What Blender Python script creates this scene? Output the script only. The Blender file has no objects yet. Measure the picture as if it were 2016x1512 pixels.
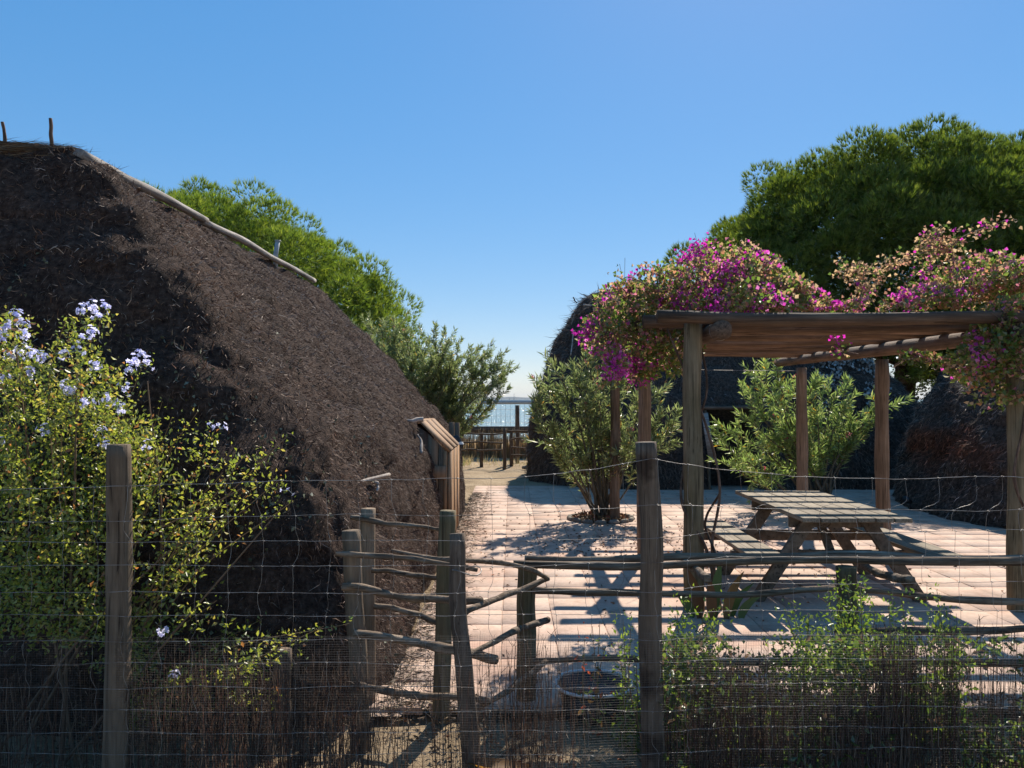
import bpy, math, numpy as np
from mathutils import Vector
C = bpy.data.collections.new("scene_objects"); bpy.context.scene.collection.children.link(C)
sc = bpy.context.scene
R = np.random.RandomState(7)

# ---------------------------------------------------------------- camera, sky, sun, exposure
CAMZ = 1.7
FPX = 1514.0
cam = bpy.data.cameras.new("camera"); camo = bpy.data.objects.new("camera", cam); C.objects.link(camo)
camo.location = (0, 0, CAMZ); camo.rotation_euler = (math.radians(90 + 1.17), 0, 0)
cam.sensor_width = 36.0; cam.lens = FPX / 2016 * 36.0; cam.clip_start = 0.05; cam.clip_end = 30000
sc.camera = camo
SUN = Vector((0.35, 1.03, 1.0)).normalized()
EL = math.asin(SUN.z); AZ = math.atan2(SUN.x, SUN.y)
w = bpy.data.worlds.new("World"); sc.world = w; w.use_nodes = True
nt = w.node_tree; nt.nodes.clear()
sky = nt.nodes.new("ShaderNodeTexSky"); sky.sky_type = 'NISHITA'; sky.sun_disc = False
sky.sun_elevation = EL; sky.sun_rotation = AZ
sky.altitude = 0; sky.air_density = 1.0; sky.dust_density = 0.1; sky.ozone_density = 5.0
bg = nt.nodes.new("ShaderNodeBackground"); bg.inputs[1].default_value = 0.10
wo = nt.nodes.new("ShaderNodeOutputWorld")
hs = nt.nodes.new('ShaderNodeHueSaturation'); hs.inputs['Saturation'].default_value = 1.9
tint = nt.nodes.new('ShaderNodeMix'); tint.data_type = 'RGBA'; tint.blend_type = 'MULTIPLY'; tint.inputs[0].default_value = 1.0; tint.inputs[7].default_value = (.97, .99, 1.13, 1)
gm = nt.nodes.new('ShaderNodeGamma'); gm.inputs[1].default_value = 0.42
sc3 = nt.nodes.new('ShaderNodeMix'); sc3.data_type = 'RGBA'; sc3.blend_type = 'MULTIPLY'; sc3.inputs[0].default_value = 1.0; sc3.inputs[7].default_value = (2.08, 2.05, 2.02, 1); sc3.clamp_result = False
nt.links.new(sky.outputs[0], tint.inputs[6]); nt.links.new(tint.outputs[2], gm.inputs[0]); nt.links.new(gm.outputs[0], hs.inputs['Color']); nt.links.new(hs.outputs[0], sc3.inputs[6]); nt.links.new(sc3.outputs[2], bg.inputs[0]); nt.links.new(bg.outputs[0], wo.inputs[0])
sl = bpy.data.lights.new("sun", 'SUN'); sl.energy = 4.3; sl.angle = math.radians(0.53); sl.color = (1.0, 0.91, 0.79)
so = bpy.data.objects.new("sun", sl); C.objects.link(so)
so.rotation_euler = (-SUN).to_track_quat('-Z', 'Y').to_euler(); so.location = (4, 12, 12)
sc.view_settings.view_transform = 'Standard'; sc.view_settings.look = 'None'
sc.view_settings.exposure = 0.80; sc.view_settings.gamma = 1.0; sc.view_settings.use_curve_mapping = False
sc.cycles.max_bounces = 8; sc.cycles.transparent_max_bounces = 8
sc.cycles.sample_clamp_indirect = 4.0
sc.cycles.caustics_reflective = False; sc.cycles.caustics_refractive = False

# ---------------------------------------------------------------- helpers
def P(px, py, d):
    """where something at depth d stands, from where the photograph shows it"""
    return np.array([(px - 1008) / FPX * d, d, CAMZ + (787 - py) / FPX * d])
def link(o, parent=None):
    C.objects.link(o)
    if parent is not None: o.parent = parent
    return o
def tag(o, label=None, cat=None, group=None, kind=None):
    if label: o['label'] = label
    if cat: o['category'] = cat
    if group: o['group'] = group
    if kind: o['kind'] = kind
    return o
def empty(name, loc, label, cat, group=None, kind=None):
    o = bpy.data.objects.new(name, None); C.objects.link(o); o.location = [float(v) for v in loc]
    o.empty_display_size = 0.2
    return tag(o, label, cat, group, kind)
class MB:
    def __init__(s): s.v = []; s.q = []; s.t = []; s.c = []; s.n = 0
    def add(s, v, quads=None, tris=None, col=None):
        v = np.asarray(v, dtype=np.float32).reshape(-1, 3)
        if quads is not None and len(quads): s.q.append(np.asarray(quads, dtype=np.int32).reshape(-1, 4) + s.n)
        if tris is not None and len(tris): s.t.append(np.asarray(tris, dtype=np.int32).reshape(-1, 3) + s.n)
        if col is None: col = (1, 1, 1)
        col = np.asarray(col, dtype=np.float32)
        if col.ndim == 1: col = np.tile(col[:3], (len(v), 1))
        s.c.append(col[:, :3]); s.v.append(v); s.n += len(v)
    def build(s, name, mat, parent=None, smooth=False, origin=None):
        v = np.concatenate(s.v); c = np.concatenate(s.c)
        off = np.zeros(3, dtype=np.float32)
        if parent is not None: off = np.array(parent.matrix_basis.translation, dtype=np.float32)
        elif origin is not None: off = np.array(origin, dtype=np.float32)
        v = v - off
        q = np.concatenate(s.q) if s.q else np.zeros((0, 4), np.int32)
        t = np.concatenate(s.t) if s.t else np.zeros((0, 3), np.int32)
        me = bpy.data.meshes.new(name)
        me.vertices.add(len(v)); me.vertices.foreach_set("co", v.ravel())
        nl = len(q) * 4 + len(t) * 3
        me.loops.add(nl); me.loops.foreach_set("vertex_index", np.concatenate([q.ravel(), t.ravel()]).astype(np.int32))
        me.polygons.add(len(q) + len(t))
        st = np.concatenate([np.arange(len(q)) * 4, len(q) * 4 + np.arange(len(t)) * 3]).astype(np.int32)
        me.polygons.foreach_set("loop_start", st)
        me.update(calc_edges=True)
        at = me.color_attributes.new("Col", 'FLOAT_COLOR', 'POINT')
        at.data.foreach_set("color", np.concatenate([c, np.ones((len(c), 1), np.float32)], axis=1).ravel())
        if smooth: me.polygons.foreach_set("use_smooth", np.ones(len(q) + len(t), dtype=bool))
        me.materials.append(mat)
        o = bpy.data.objects.new(name, me)
        if parent is None: o.location = [float(a) for a in off]
        return link(o, parent)

def hsh(i, j, k, seed):
    n = (i.astype(np.int64) * 374761393 + j.astype(np.int64) * 668265263 + k.astype(np.int64) * 2147483647 + seed * 1274126177) & 0x7fffffff
    n = ((n ^ (n >> 13)) * 1274126177) & 0x7fffffff
    return ((n ^ (n >> 16)) & 0xffff) / 65535.0
def vnoise(p, scale=1.0, seed=0):
    p = np.asarray(p, dtype=np.float64) * scale
    f = np.floor(p); u = p - f; u = u * u * (3 - 2 * u); f = f.astype(np.int64)
    r = 0
    for a in (0, 1):
        for b in (0, 1):
            for c in (0, 1):
                wgt = (u[:, 0] if a else 1 - u[:, 0]) * (u[:, 1] if b else 1 - u[:, 1]) * (u[:, 2] if c else 1 - u[:, 2])
                r = r + wgt * hsh(f[:, 0] + a, f[:, 1] + b, f[:, 2] + c, seed)
    return r * 2 - 1
def nrm(a): return a / (np.linalg.norm(a, axis=-1, keepdims=True) + 1e-9)

def tube(mb, pts, rad, sides=8, wob=0.0, cap=True, col=None, seed=0, twist=0.0):
    """a round stick / log / wire through pts"""
    pts = np.asarray(pts, dtype=float); n = len(pts)
    rad = np.broadcast_to(np.asarray(rad, dtype=float), (n,)).copy()
    tan = np.gradient(pts, axis=0); tan = nrm(tan)
    ref = np.array([0, 0, 1.0]) if abs(tan[0][2]) < 0.8 else np.array([0, 1.0, 0])
    a = nrm(np.cross(tan, ref)); b = np.cross(tan, a)
    ang = np.linspace(0, 2 * np.pi, sides, endpoint=False)
    rr = rad[:, None] * np.ones((n, sides))
    if wob:
        q = np.stack([np.cos(ang)[None, :] * 1.5 + np.zeros((n, 1)), np.sin(ang)[None, :] * 1.5 + np.zeros((n, 1)), np.linspace(0, n * 0.35, n)[:, None] + np.zeros((1, sides))], -1).reshape(-1, 3)
        rr = rr * (1 + wob * vnoise(q, 1.0, seed).reshape(n, sides))
    v = pts[:, None, :] + rr[:, :, None] * (np.cos(ang)[None, :, None] * a[:, None, :] + np.sin(ang)[None, :, None] * b[:, None, :])
    i = np.arange(n - 1)[:, None] * sides; j = np.arange(sides)[None, :]; j2 = (j + 1) % sides
    q = np.stack([i + j, i + j2, i + sides + j2, i + sides + j], -1).reshape(-1, 4)
    v = v.reshape(-1, 3); tr = []
    if cap:
        k0 = len(v); v = np.vstack([v, pts[0], pts[-1]])
        for s_ in range(sides):
            tr.append((k0, (s_ + 1) % sides, s_)); tr.append((k0 + 1, (n - 1) * sides + s_, (n - 1) * sides + (s_ + 1) % sides))
    mb.add(v, q, tr, col)
def curve_pts(ctrl, n):
    """smooth path through control points"""
    c = np.asarray(ctrl, dtype=float)
    if len(c) == 2: return c[0] + (c[1] - c[0]) * np.linspace(0, 1, n)[:, None]
    t = np.linspace(0, len(c) - 1, n); out = []
    cc = np.vstack([2 * c[0] - c[1], c, 2 * c[-1] - c[-2]])
    for x in t:
        i = min(int(x), len(c) - 2); u = x - i; p0, p1, p2, p3 = cc[i:i + 4]
        out.append(0.5 * ((2 * p1) + (-p0 + p2) * u + (2 * p0 - 5 * p1 + 4 * p2 - p3) * u * u + (-p0 + 3 * p1 - 3 * p2 + p3) * u ** 3))
    return np.array(out)
def log(name, a, b, r0, r1, mat, parent=None, sides=12, n=14, bend=0.01, wob=0.12, seed=0, ctrl=None, smooth=True, tone=None):
    r = np.random.RandomState(seed + 11)
    pts = curve_pts([a, b] if ctrl is None else ctrl, n)
    q = np.stack([np.linspace(0, 4.0, n), np.full(n, seed * 3.7), np.zeros(n)], 1)
    d = np.stack([vnoise(q, 1, seed), vnoise(q + 9, 1, seed + 1), vnoise(q + 17, 1, seed + 2)], 1) * bend
    mb = MB(); rad = np.linspace(r0, r1, n) * (1 + 0.06 * vnoise(q * 2, 1, seed + 5))
    g = tone or (0.72 + 0.5 * r.rand())
    tube(mb, pts + d, rad, sides, wob, True, (g, g, g), seed)
    return mb.build(name, mat, parent, smooth)
def box(mb, x0, x1, y0, y1, z0, z1, col=None, jit=0.0, rnd=None):
    v = np.array([(x, y, z) for z in (z0, z1) for y in (y0, y1) for x in (x0, x1)], dtype=float)
    if jit: v += (rnd or R).uniform(-jit, jit, v.shape)
    q = [(0, 2, 3, 1), (4, 5, 7, 6), (0, 1, 5, 4), (2, 6, 7, 3), (0, 4, 6, 2), (1, 3, 7, 5)]
    mb.add(v, q, None, col)
def obox(mb, a, b, w_, h_, up=(0, 0, 1), col=None):
    """a squared beam from a to b; w_ across, h_ along up"""
    a = np.asarray(a, float); b = np.asarray(b, float); d = nrm(b - a); u = np.asarray(up, float)
    s = nrm(np.cross(d, u)); u = np.cross(s, d); v = []
    for e in (a, b):
        for sx, sz in ((-1, -1), (1, -1), (1, 1), (-1, 1)): v.append(e + s * sx * w_ / 2 + u * sz * h_ / 2)
    mb.add(v, [(0, 1, 2, 3), (7, 6, 5, 4), (0, 4, 5, 1), (1, 5, 6, 2), (2, 6, 7, 3), (3, 7, 4, 0)], None, col)
def bevel(o, wd=0.004, seg=2):
    m = o.modifiers.new("bevel", 'BEVEL'); m.width = wd; m.segments = seg; m.limit_method = 'ANGLE'; return o
def leaves(mb, c, d, L, W, col, fold=0.25, rs=None, roll=None):
    """leaf blades: c base points, d directions, L lengths, W widths; each a folded kite of two triangles... four verts"""
    rs = rs or R; n = len(c); d = nrm(np.asarray(d, float)); L = np.broadcast_to(L, (n,))[:, None]; W = np.broadcast_to(W, (n,))[:, None]
    r = nrm(rs.normal(size=(n, 3))) if roll is None else roll
    s = nrm(np.cross(d, r)); u = np.cross(s, d)
    base = c; tip = c + d * L - u * L * fold * 0.5
    mid = c + d * L * 0.45 + u * L * 0.04
    a = mid + s * W * 0.5 + u * W * fold; b = mid - s * W * 0.5 + u * W * fold
    v = np.stack([base, a, tip, b], 1).reshape(-1, 3); i = np.arange(n)[:, None] * 4
    t = np.concatenate([i + np.array([[0, 1, 2]]), i + np.array([[0, 2, 3]])], 0)
    mb.add(v, None, t, np.repeat(col, 4, axis=0))
def blades(mb, c, d, L, W, col, rs=None):
    """single-triangle needles / straws"""
    rs = rs or R; n = len(c); d = nrm(np.asarray(d, float)); L = np.broadcast_to(L, (n,))[:, None]; W = np.broadcast_to(W, (n,))[:, None]
    s = nrm(np.cross(d, nrm(rs.normal(size=(n, 3)))))
    v = np.stack([c + s * W * .5, c - s * W * .5, c + d * L], 1).reshape(-1, 3)
    mb.add(v, None, np.arange(n * 3).reshape(-1, 3), np.repeat(col, 3, axis=0))
def straws(mb, c, d, L, W, col, bend=0.3, rs=None):
    """bent ribbons: quad plus tip triangle"""
    rs = rs or R; n = len(c); d = nrm(np.asarray(d, float)); L = np.broadcast_to(L, (n,))[:, None]; W = np.broadcast_to(W, (n,))[:, None]
    s = nrm(np.cross(d, nrm(rs.normal(size=(n, 3))))); d2 = nrm(d + bend * nrm(rs.normal(size=(n, 3))))
    m = c + d * L * .5; t = m + d2 * L * .5
    v = np.stack([c + s * W * .5, c - s * W * .5, m - s * W * .45, m + s * W * .45, t], 1).reshape(-1, 3)
    i = np.arange(n)[:, None] * 5
    mb.add(v, i + np.array([[0, 1, 2, 3]]), i + np.array([[3, 2, 4]]), np.repeat(col, 5, axis=0))
def pick(n, table, rs=None, var=0.15):
    """colours: table of (weight, rgb)"""
    rs = rs or R; wts = np.array([t[0] for t in table], float); cs = np.array([t[1] for t in table], float)
    k = rs.choice(len(table), n, p=wts / wts.sum()); return cs[k] * (1 + var * rs.normal(size=(n, 1))).clip(0.3, 2)

# ---------------------------------------------------------------- materials
def new_mat(name):
    m = bpy.data.materials.new(name); m.use_nodes = True; n = m.node_tree.nodes; n.clear()
    out = n.new("ShaderNodeOutputMaterial"); return m, n, m.node_tree.links, out
def noise_node(n, l, scale, detail=6, vec=None, rough=0.6, dist=0.0):
    t = n.new("ShaderNodeTexNoise"); t.inputs["Scale"].default_value = scale; t.inputs["Detail"].default_value = detail
    t.inputs["Roughness"].default_value = rough; t.inputs["Distortion"].default_value = dist
    if vec is not None: l.new(vec, t.inputs["Vector"])
    return t
def ramp(n, l, fac, stops):
    r = n.new("ShaderNodeValToRGB"); cr = r.color_ramp
    while len(cr.elements) > 1: cr.elements.remove(cr.elements[-1])
    cr.elements[0].position = stops[0][0]; cr.elements[0].color = (*stops[0][1], 1)
    for p, c in stops[1:]:
        e = cr.elements.new(p); e.color = (*c, 1)
    l.new(fac, r.inputs[0]); return r
def mul(n, l, a, b, fac=1.0, mode='MULTIPLY'):
    x = n.new("ShaderNodeMix"); x.data_type = 'RGBA'; x.blend_type = mode; x.inputs[0].default_value = fac
    l.new(a, x.inputs[6]); l.new(b, x.inputs[7]); return x.outputs[2]
def vec_scaled(n, l, scale, obj=True):
    tc = n.new("ShaderNodeTexCoord"); mp = n.new("ShaderNodeMapping"); mp.inputs["Scale"].default_value = scale
    l.new(tc.outputs["Object" if obj else "Generated"], mp.inputs[0]); return mp.outputs[0]
def surf_mat(name, stops, scale=(1, 1, 1), nscale=8.0, rough=0.85, bump=0.3, bscale=40.0, bdist=0.01, stops2=None, n2=1.5, attr=True, detail=8, spec=0.3, bvec=None):
    m, n, l, out = new_mat(name)
    p = n.new("ShaderNodeBsdfPrincipled"); p.inputs["Roughness"].default_value = rough
    p.inputs["Specular IOR Level"].default_value = spec
    v = vec_scaled(n, l, scale)
    a = noise_node(n, l, nscale, detail, v, 0.65); col = ramp(n, l, a.outputs[0], stops).outputs[0]
    if stops2:
        b = noise_node(n, l, n2, 5, None, 0.55)
        tc = n.new("ShaderNodeTexCoord"); l.new(tc.outputs["Object"], b.inputs["Vector"])
        col = mul(n, l, col, ramp(n, l, b.outputs[0], stops2).outputs[0])
    if max(scale) >= 2.9:
        k = noise_node(n, l, 3.2, 4, vec_scaled(n, l, tuple(c * (3.2 if c > 2 else .6) for c in scale)), .6, .4)
        col = mul(n, l, col, ramp(n, l, k.outputs[0], [(.34, (.30, .27, .25)), (.41, (.9, .89, .88)), (.6, (1.06, 1.05, 1.04))]).outputs[0])
    if attr:
        at = n.new("ShaderNodeAttribute"); at.attribute_name = "Col"; col = mul(n, l, col, at.outputs[0])
    l.new(col, p.inputs["Base Color"])
    v2 = vec_scaled(n, l, bvec or scale)
    bn = noise_node(n, l, bscale, 8, v2, 0.7); bp = n.new("ShaderNodeBump"); bp.inputs["Strength"].default_value = bump
    bp.inputs["Distance"].default_value = bdist; l.new(bn.outputs[0], bp.inputs["Height"]); l.new(bp.outputs[0], p.inputs["Normal"])
    l.new(p.outputs[0], out.inputs[0]); return m
def leaf_mat(name, trans=0.45, rough=0.45, gloss=0.08):
    m, n, l, out = new_mat(name)
    at = n.new("ShaderNodeAttribute"); at.attribute_name = "Col"
    df = n.new("ShaderNodeBsdfDiffuse"); tr = n.new("ShaderNodeBsdfTranslucent"); gl = n.new("ShaderNodeBsdfGlossy")
    gl.inputs["Roughness"].default_value = rough; gl.inputs["Color"].default_value = (1, 1, 1, 1)
    g = n.new("ShaderNodeMixShader"); g.inputs[0].default_value = trans; h = n.new("ShaderNodeMixShader"); h.inputs[0].default_value = gloss
    br = n.new("ShaderNodeHueSaturation"); br.inputs["Saturation"].default_value = 1.12; br.inputs["Value"].default_value = 1.7
    l.new(at.outputs[0], df.inputs[0]); l.new(at.outputs[0], br.inputs["Color"]); l.new(br.outputs[0], tr.inputs[0])
    l.new(df.outputs[0], g.inputs[1]); l.new(tr.outputs[0], g.inputs[2]); l.new(g.outputs[0], h.inputs[1]); l.new(gl.outputs[0], h.inputs[2])
    l.new(h.outputs[0], out.inputs[0]); return m
def straw_mat(name, trans=0.0, rough=0.7):
    m, n, l, out = new_mat(name)
    at = n.new("ShaderNodeAttribute"); at.attribute_name = "Col"
    p = n.new("ShaderNodeBsdfPrincipled"); p.inputs["Roughness"].default_value = rough; p.inputs["Specular IOR Level"].default_value = 0.25
    l.new(at.outputs[0], p.inputs["Base Color"]); l.new(p.outputs[0], out.inputs[0]); return m

M = {}
ZW = (9, 9, 0.7)    # grain along z
M['post'] = surf_mat('weathered_post_wood', [(0.25, (.10, .072, .048)), (.5, (.22, .165, .115)), (.75, (.33, .26, .185))], (7, 7, .55), 5, .85, .6, 9, .012, [(.3, (.65, .62, .58)), (.6, (1.05, 1.03, 1))], 2.2)
M['post_green'] = surf_mat('mossy_post_wood', [(0.25, (.085, .066, .04)), (.5, (.19, .15, .092)), (.75, (.30, .245, .16))], (7, 7, .55), 5, .85, .6, 9, .012, [(.3, (.6, .62, .5)), (.6, (1.05, 1.03, 1))], 2.0)
M['pole_x'] = surf_mat('brown_pole_wood', [(0.25, (.065, .042, .028)), (.5, (.145, .098, .066)), (.75, (.25, .18, .125))], (.5, 7, 7), 5, .85, .6, 9, .012, [(.3, (.6, .6, .58)), (.6, (1.05, 1.0, 1))], 2.0)
M['pole_y'] = surf_mat('brown_beam_wood', [(0.25, (.08, .053, .035)), (.5, (.175, .12, .08)), (.75, (.29, .21, .145))], (7, .5, 7), 5, .85, .6, 9, .012, [(.3, (.6, .6, .58)), (.6, (1.05, 1.0, 1))], 2.0)
M['rail'] = surf_mat('grey_bark_rail_wood', [(0.25, (.06, .04, .027)), (.5, (.19, .138, .095)), (.72, (.37, .30, .23))], (.8, 8, 8), 5, .88, .8, 8, .012, [(.3, (.65, .62, .6)), (.6, (1.1, 1.08, 1.05))], 4)
M['ridge'] = surf_mat('bleached_ridge_wood', [(0.25, (.15, .13, .115)), (.5, (.30, .265, .235)), (.72, (.43, .39, .35))], (6, .5, 6), 5, .8, .6, 9, .012, [(.3, (.65, .64, .62)), (.6, (1.05, 1.05, 1.05))], 2.5)
M['plank_y'] = surf_mat('silvered_table_plank', [(0.25, (.10, .078, .055)), (.5, (.25, .205, .15)), (.75, (.40, .34, .26))], (12, .5, 12), 4, .8, .5, 7, .004, [(.3, (.7, .7, .66)), (.6, (1.05, 1.05, 1.0))], 3)
M['leg'] = surf_mat('table_leg_wood', [(0.25, (.085, .062, .045)), (.5, (.17, .13, .095)), (.75, (.27, .21, .16))], (3, 8, 3), 5, .85, .5, 8, .006, [(.3, (.7, .68, .66)), (.6, (1.05, 1.05, 1.0))], 3)
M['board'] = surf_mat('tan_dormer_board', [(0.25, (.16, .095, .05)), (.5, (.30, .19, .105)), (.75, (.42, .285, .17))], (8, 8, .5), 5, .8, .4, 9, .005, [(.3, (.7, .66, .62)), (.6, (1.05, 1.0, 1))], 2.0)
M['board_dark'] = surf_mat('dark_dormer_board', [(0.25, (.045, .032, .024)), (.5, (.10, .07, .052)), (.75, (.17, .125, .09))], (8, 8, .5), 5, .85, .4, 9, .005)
M['thatch'] = surf_mat('heather_thatch', [(0.3, (.026, .017, .014)), (.5, (.085, .058, .047)), (.7, (.165, .118, .095))], (1, 1, 1), 26, .95, 1.0, 60, .05, [(.3, (.6, .58, .56)), (.65, (1.1, 1.05, 1.0))], 1.3, detail=10, spec=.1)
M['thatch_grey'] = surf_mat('old_grey_thatch', [(0.3, (.03, .026, .023)), (.5, (.09, .076, .066)), (.7, (.18, .152, .13))], (1, 1, 1), 22, .95, 1.0, 60, .05, [(.3, (.6, .58, .56)), (.65, (1.1, 1.05, 1.0))], 1.0, detail=10, spec=.1)
M['straw'] = straw_mat('straw_fibre')
M['twig'] = straw_mat('dry_twig')
M['leaf'] = leaf_mat('soft_leaf', .5, .4, .05)
M['leaf_tough'] = leaf_mat('leathery_leaf', .45, .35, .07)
M['needle'] = leaf_mat('pine_needle', .38, .5, .03)
M['petal'] = leaf_mat('papery_petal', .5, .6, .02)
M['bark'] = surf_mat('pine_bark', [(0.3, (.03, .02, .015)), (.5, (.08, .055, .04)), (.7, (.15, .11, .085))], (2, 2, .5), 6, .95, 1, 10, .05)
M['black'] = surf_mat('black_plastic', [(.3, (.012, .012, .013)), (.7, (.03, .03, .032))], (1, 1, 1), 8, .35, .3, 20, .02, spec=.5)
M['white'] = surf_mat('white_plastic', [(.3, (.55, .55, .53)), (.7, (.75, .75, .73))], (1, 1, 1), 8, .5, .3, 20, .02)
M['zinc'] = surf_mat('grey_metal', [(.3, (.22, .24, .24)), (.7, (.42, .45, .45))], (1, 1, 1), 8, .5, .2, 20, .004)
def wire_mat():
    m, n, l, out = new_mat('galvanised_wire'); p = n.new("ShaderNodeBsdfPrincipled")
    v = vec_scaled(n, l, (1, 1, 1)); a = noise_node(n, l, 14, 4, v)
    l.new(ramp(n, l, a.outputs[0], [(.35, (.13, .10, .08)), (.55, (.33, .31, .285))]).outputs[0], p.inputs["Base Color"])
    p.inputs["Metallic"].default_value = .5; p.inputs["Roughness"].default_value = .5; l.new(p.outputs[0], out.inputs[0]); return m
M['wire'] = wire_mat()
M['mesh'] = surf_mat('dull_mesh_wire', [(.35, (.075, .062, .05)), (.6, (.16, .145, .13))], (1, 1, 1), 9, .6, 0, 1, .001)
def sand_mat():
    m, n, l, out = new_mat('trodden_sand'); p = n.new("ShaderNodeBsdfPrincipled"); p.inputs["Roughness"].default_value = .95; p.inputs["Specular IOR Level"].default_value = .15
    v = vec_scaled(n, l, (1, 1, 1)); a = noise_node(n, l, 1.3, 8, v, .6); b = noise_node(n, l, 45, 6, v, .8)
    c = mul(n, l, ramp(n, l, a.outputs[0], [(.3, (.27, .20, .125)), (.5, (.40, .30, .19)), (.7, (.47, .37, .25))]).outputs[0], ramp(n, l, b.outputs[0], [(.3, (.6, .57, .53)), (.55, (1, 1, 1)), (.8, (1.15, 1.12, 1.08))]).outputs[0])
    l.new(c, p.inputs["Base Color"])
    f = noise_node(n, l, 9, 10, v, .75); bp = n.new("ShaderNodeBump"); bp.inputs["Strength"].default_value = .9; bp.inputs["Distance"].default_value = .06
    l.new(f.outputs[0], bp.inputs["Height"]); l.new(bp.outputs[0], p.inputs["Normal"]); l.new(p.outputs[0], out.inputs[0]); return m
M['sand'] = sand_mat()
def tile_mat():
    m, n, l, out = new_mat('terracotta_paver'); p = n.new("ShaderNodeBsdfPrincipled"); p.inputs["Roughness"].default_value = .8; p.inputs["Specular IOR Level"].default_value = .25
    g = n.new("ShaderNodeNewGeometry"); a = noise_node(n, l, 1.1, 7, g.outputs["Position"], .65, .6)
    b = noise_node(n, l, 30, 6, g.outputs["Position"], .75); e = noise_node(n, l, 3.5, 5, g.outputs["Position"], .6)
    oi = n.new("ShaderNodeObjectInfo")
    c = ramp(n, l, a.outputs[0], [(.3, (.45, .28, .205)), (.46, (.53, .375, .285)), (.6, (.56, .42, .33)), (.75, (.585, .465, .375))]).outputs[0]
    c = mul(n, l, c, ramp(n, l, b.outputs[0], [(.3, (.80, .78, .76)), (.6, (1.03, 1.02, 1.02))]).outputs[0])
    c = mul(n, l, c, ramp(n, l, e.outputs[0], [(.28, (.72, .70, .68)), (.5, (1.0, 1.0, 1.0))]).outputs[0])
    c = mul(n, l, c, ramp(n, l, oi.outputs["Random"], [(0, (.965, .96, .955)), (1, (1.03, 1.03, 1.03))]).outputs[0])
    l.new(c, p.inputs["Base Color"]); bp = n.new("ShaderNodeBump"); bp.inputs["Strength"].default_value = .35; bp.inputs["Distance"].default_value = .01
    l.new(b.outputs[0], bp.inputs["Height"]); l.new(bp.outputs[0], p.inputs["Normal"]); l.new(p.outputs[0], out.inputs[0]); return m
M['tile'] = tile_mat()
M['mortar'] = surf_mat('paving_joint', [(.3, (.36, .26, .20)), (.7, (.48, .365, .29))], (1, 1, 1), 14, .95, .5, 40, .01)
def sea_mat():
    m, n, l, out = new_mat('sea_water'); p = n.new("ShaderNodeBsdfPrincipled"); p.inputs["Roughness"].default_value = .12
    p.inputs["Base Color"].default_value = (.06, .17, .19, 1); p.inputs["IOR"].default_value = 1.33
    v = vec_scaled(n, l, (1, .35, 1)); a = noise_node(n, l, .35, 9, v, .7); bp = n.new("ShaderNodeBump"); bp.inputs["Strength"].default_value = .7; bp.inputs["Distance"].default_value = 1.2
    l.new(a.outputs[0], bp.inputs["Height"]); l.new(bp.outputs[0], p.inputs["Normal"]); l.new(p.outputs[0], out.inputs[0]); return m
M['sea'] = sea_mat()
M['hill'] = surf_mat('far_scrub_hill', [(.3, (.03, .05, .055)), (.7, (.06, .08, .08))], (1, 1, 1), .004, .95, 0, 1, .01)

# ================================================================ SETTING
def ground():
    xs = np.concatenate([[-900, -200, -60, -25, -12], np.linspace(-8, 12, 161), [16, 25, 60, 200, 900]])
    ys = np.concatenate([[-200, -30, -8, -2, 0, 1.5], np.linspace(2.2, 17, 150), np.linspace(17.4, 26, 30), [28, 32, 38, 45, 55, 70, 100]])
    X, Y = np.meshgrid(xs, ys); p = np.stack([X.ravel(), Y.ravel(), np.zeros(X.size)], 1)
    z = .035 * vnoise(p, .9, 1) + .018 * vnoise(p, 3.1, 2) + .008 * vnoise(p, 8, 3)
    # flat and lower where the paving is bedded
    bed = (p[:, 0] > -1.2) & (p[:, 0] < 8.2) & (p[:, 1] > 4.1) & (p[:, 1] < 15.4)
    z = np.where(bed, -.07, z - .012)
    z = z - np.clip((p[:, 1] - 33) / 30, 0, 1) ** 1.3 * 2.6
    p[:, 2] = z; nx = len(xs); ny = len(ys)
    i = (np.arange(ny - 1)[:, None] * nx + np.arange(nx - 1)[None, :]); q = np.stack([i, i + 1, i + nx + 1, i + nx], -1).reshape(-1, 4)
    mb = MB(); mb.add(p, q); o = mb.build('ground', M['sand'], smooth=True); tag(o, 'pale dry sand ground around the huts and the paving', kind='structure')
ground()
mb = MB(); mb.add([(-9000, 38, -.9), (9000, 38, -.9), (9000, 14000, -.9), (-9000, 14000, -.9)], [(0, 1, 2, 3)])
tag(mb.build('sea', M['sea']), 'pale blue sea glittering beyond the beach fence', kind='structure')
def hills():
    x = np.linspace(-6500, 6500, 260); q = np.stack([x, np.zeros_like(x), np.zeros_like(x)], 1)
    h = 14 + 80 * np.clip(.5 + vnoise(q, .0016, 5) * .8, 0, 1) + 8 * vnoise(q, .008, 6)
    h = h * np.exp(-((x + 150) / 900) ** 2) * .9 + 7 + 14 * np.clip(vnoise(q, .0009, 9), 0, 1)
    rows = []
    for k, (dy, f) in enumerate(((-700, 0), (-420, .45), (-150, .85), (0, 1), (300, .8), (900, 0))):
        rows.append(np.stack([x, np.full_like(x, 7200 + dy), -2 + h * f], 1))
    p = np.concatenate(rows); n = len(x)
    i = (np.arange(5)[:, None] * n + np.arange(n - 1)[None, :]); qd = np.stack([i, i + 1, i + n + 1, i + n], -1).reshape(-1, 4)
    mb = MB(); mb.add(p, qd); tag(mb.build('hills', M['hill'], smooth=True), 'low blue hills on the far shore of the sea', kind='structure')
hills()

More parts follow.
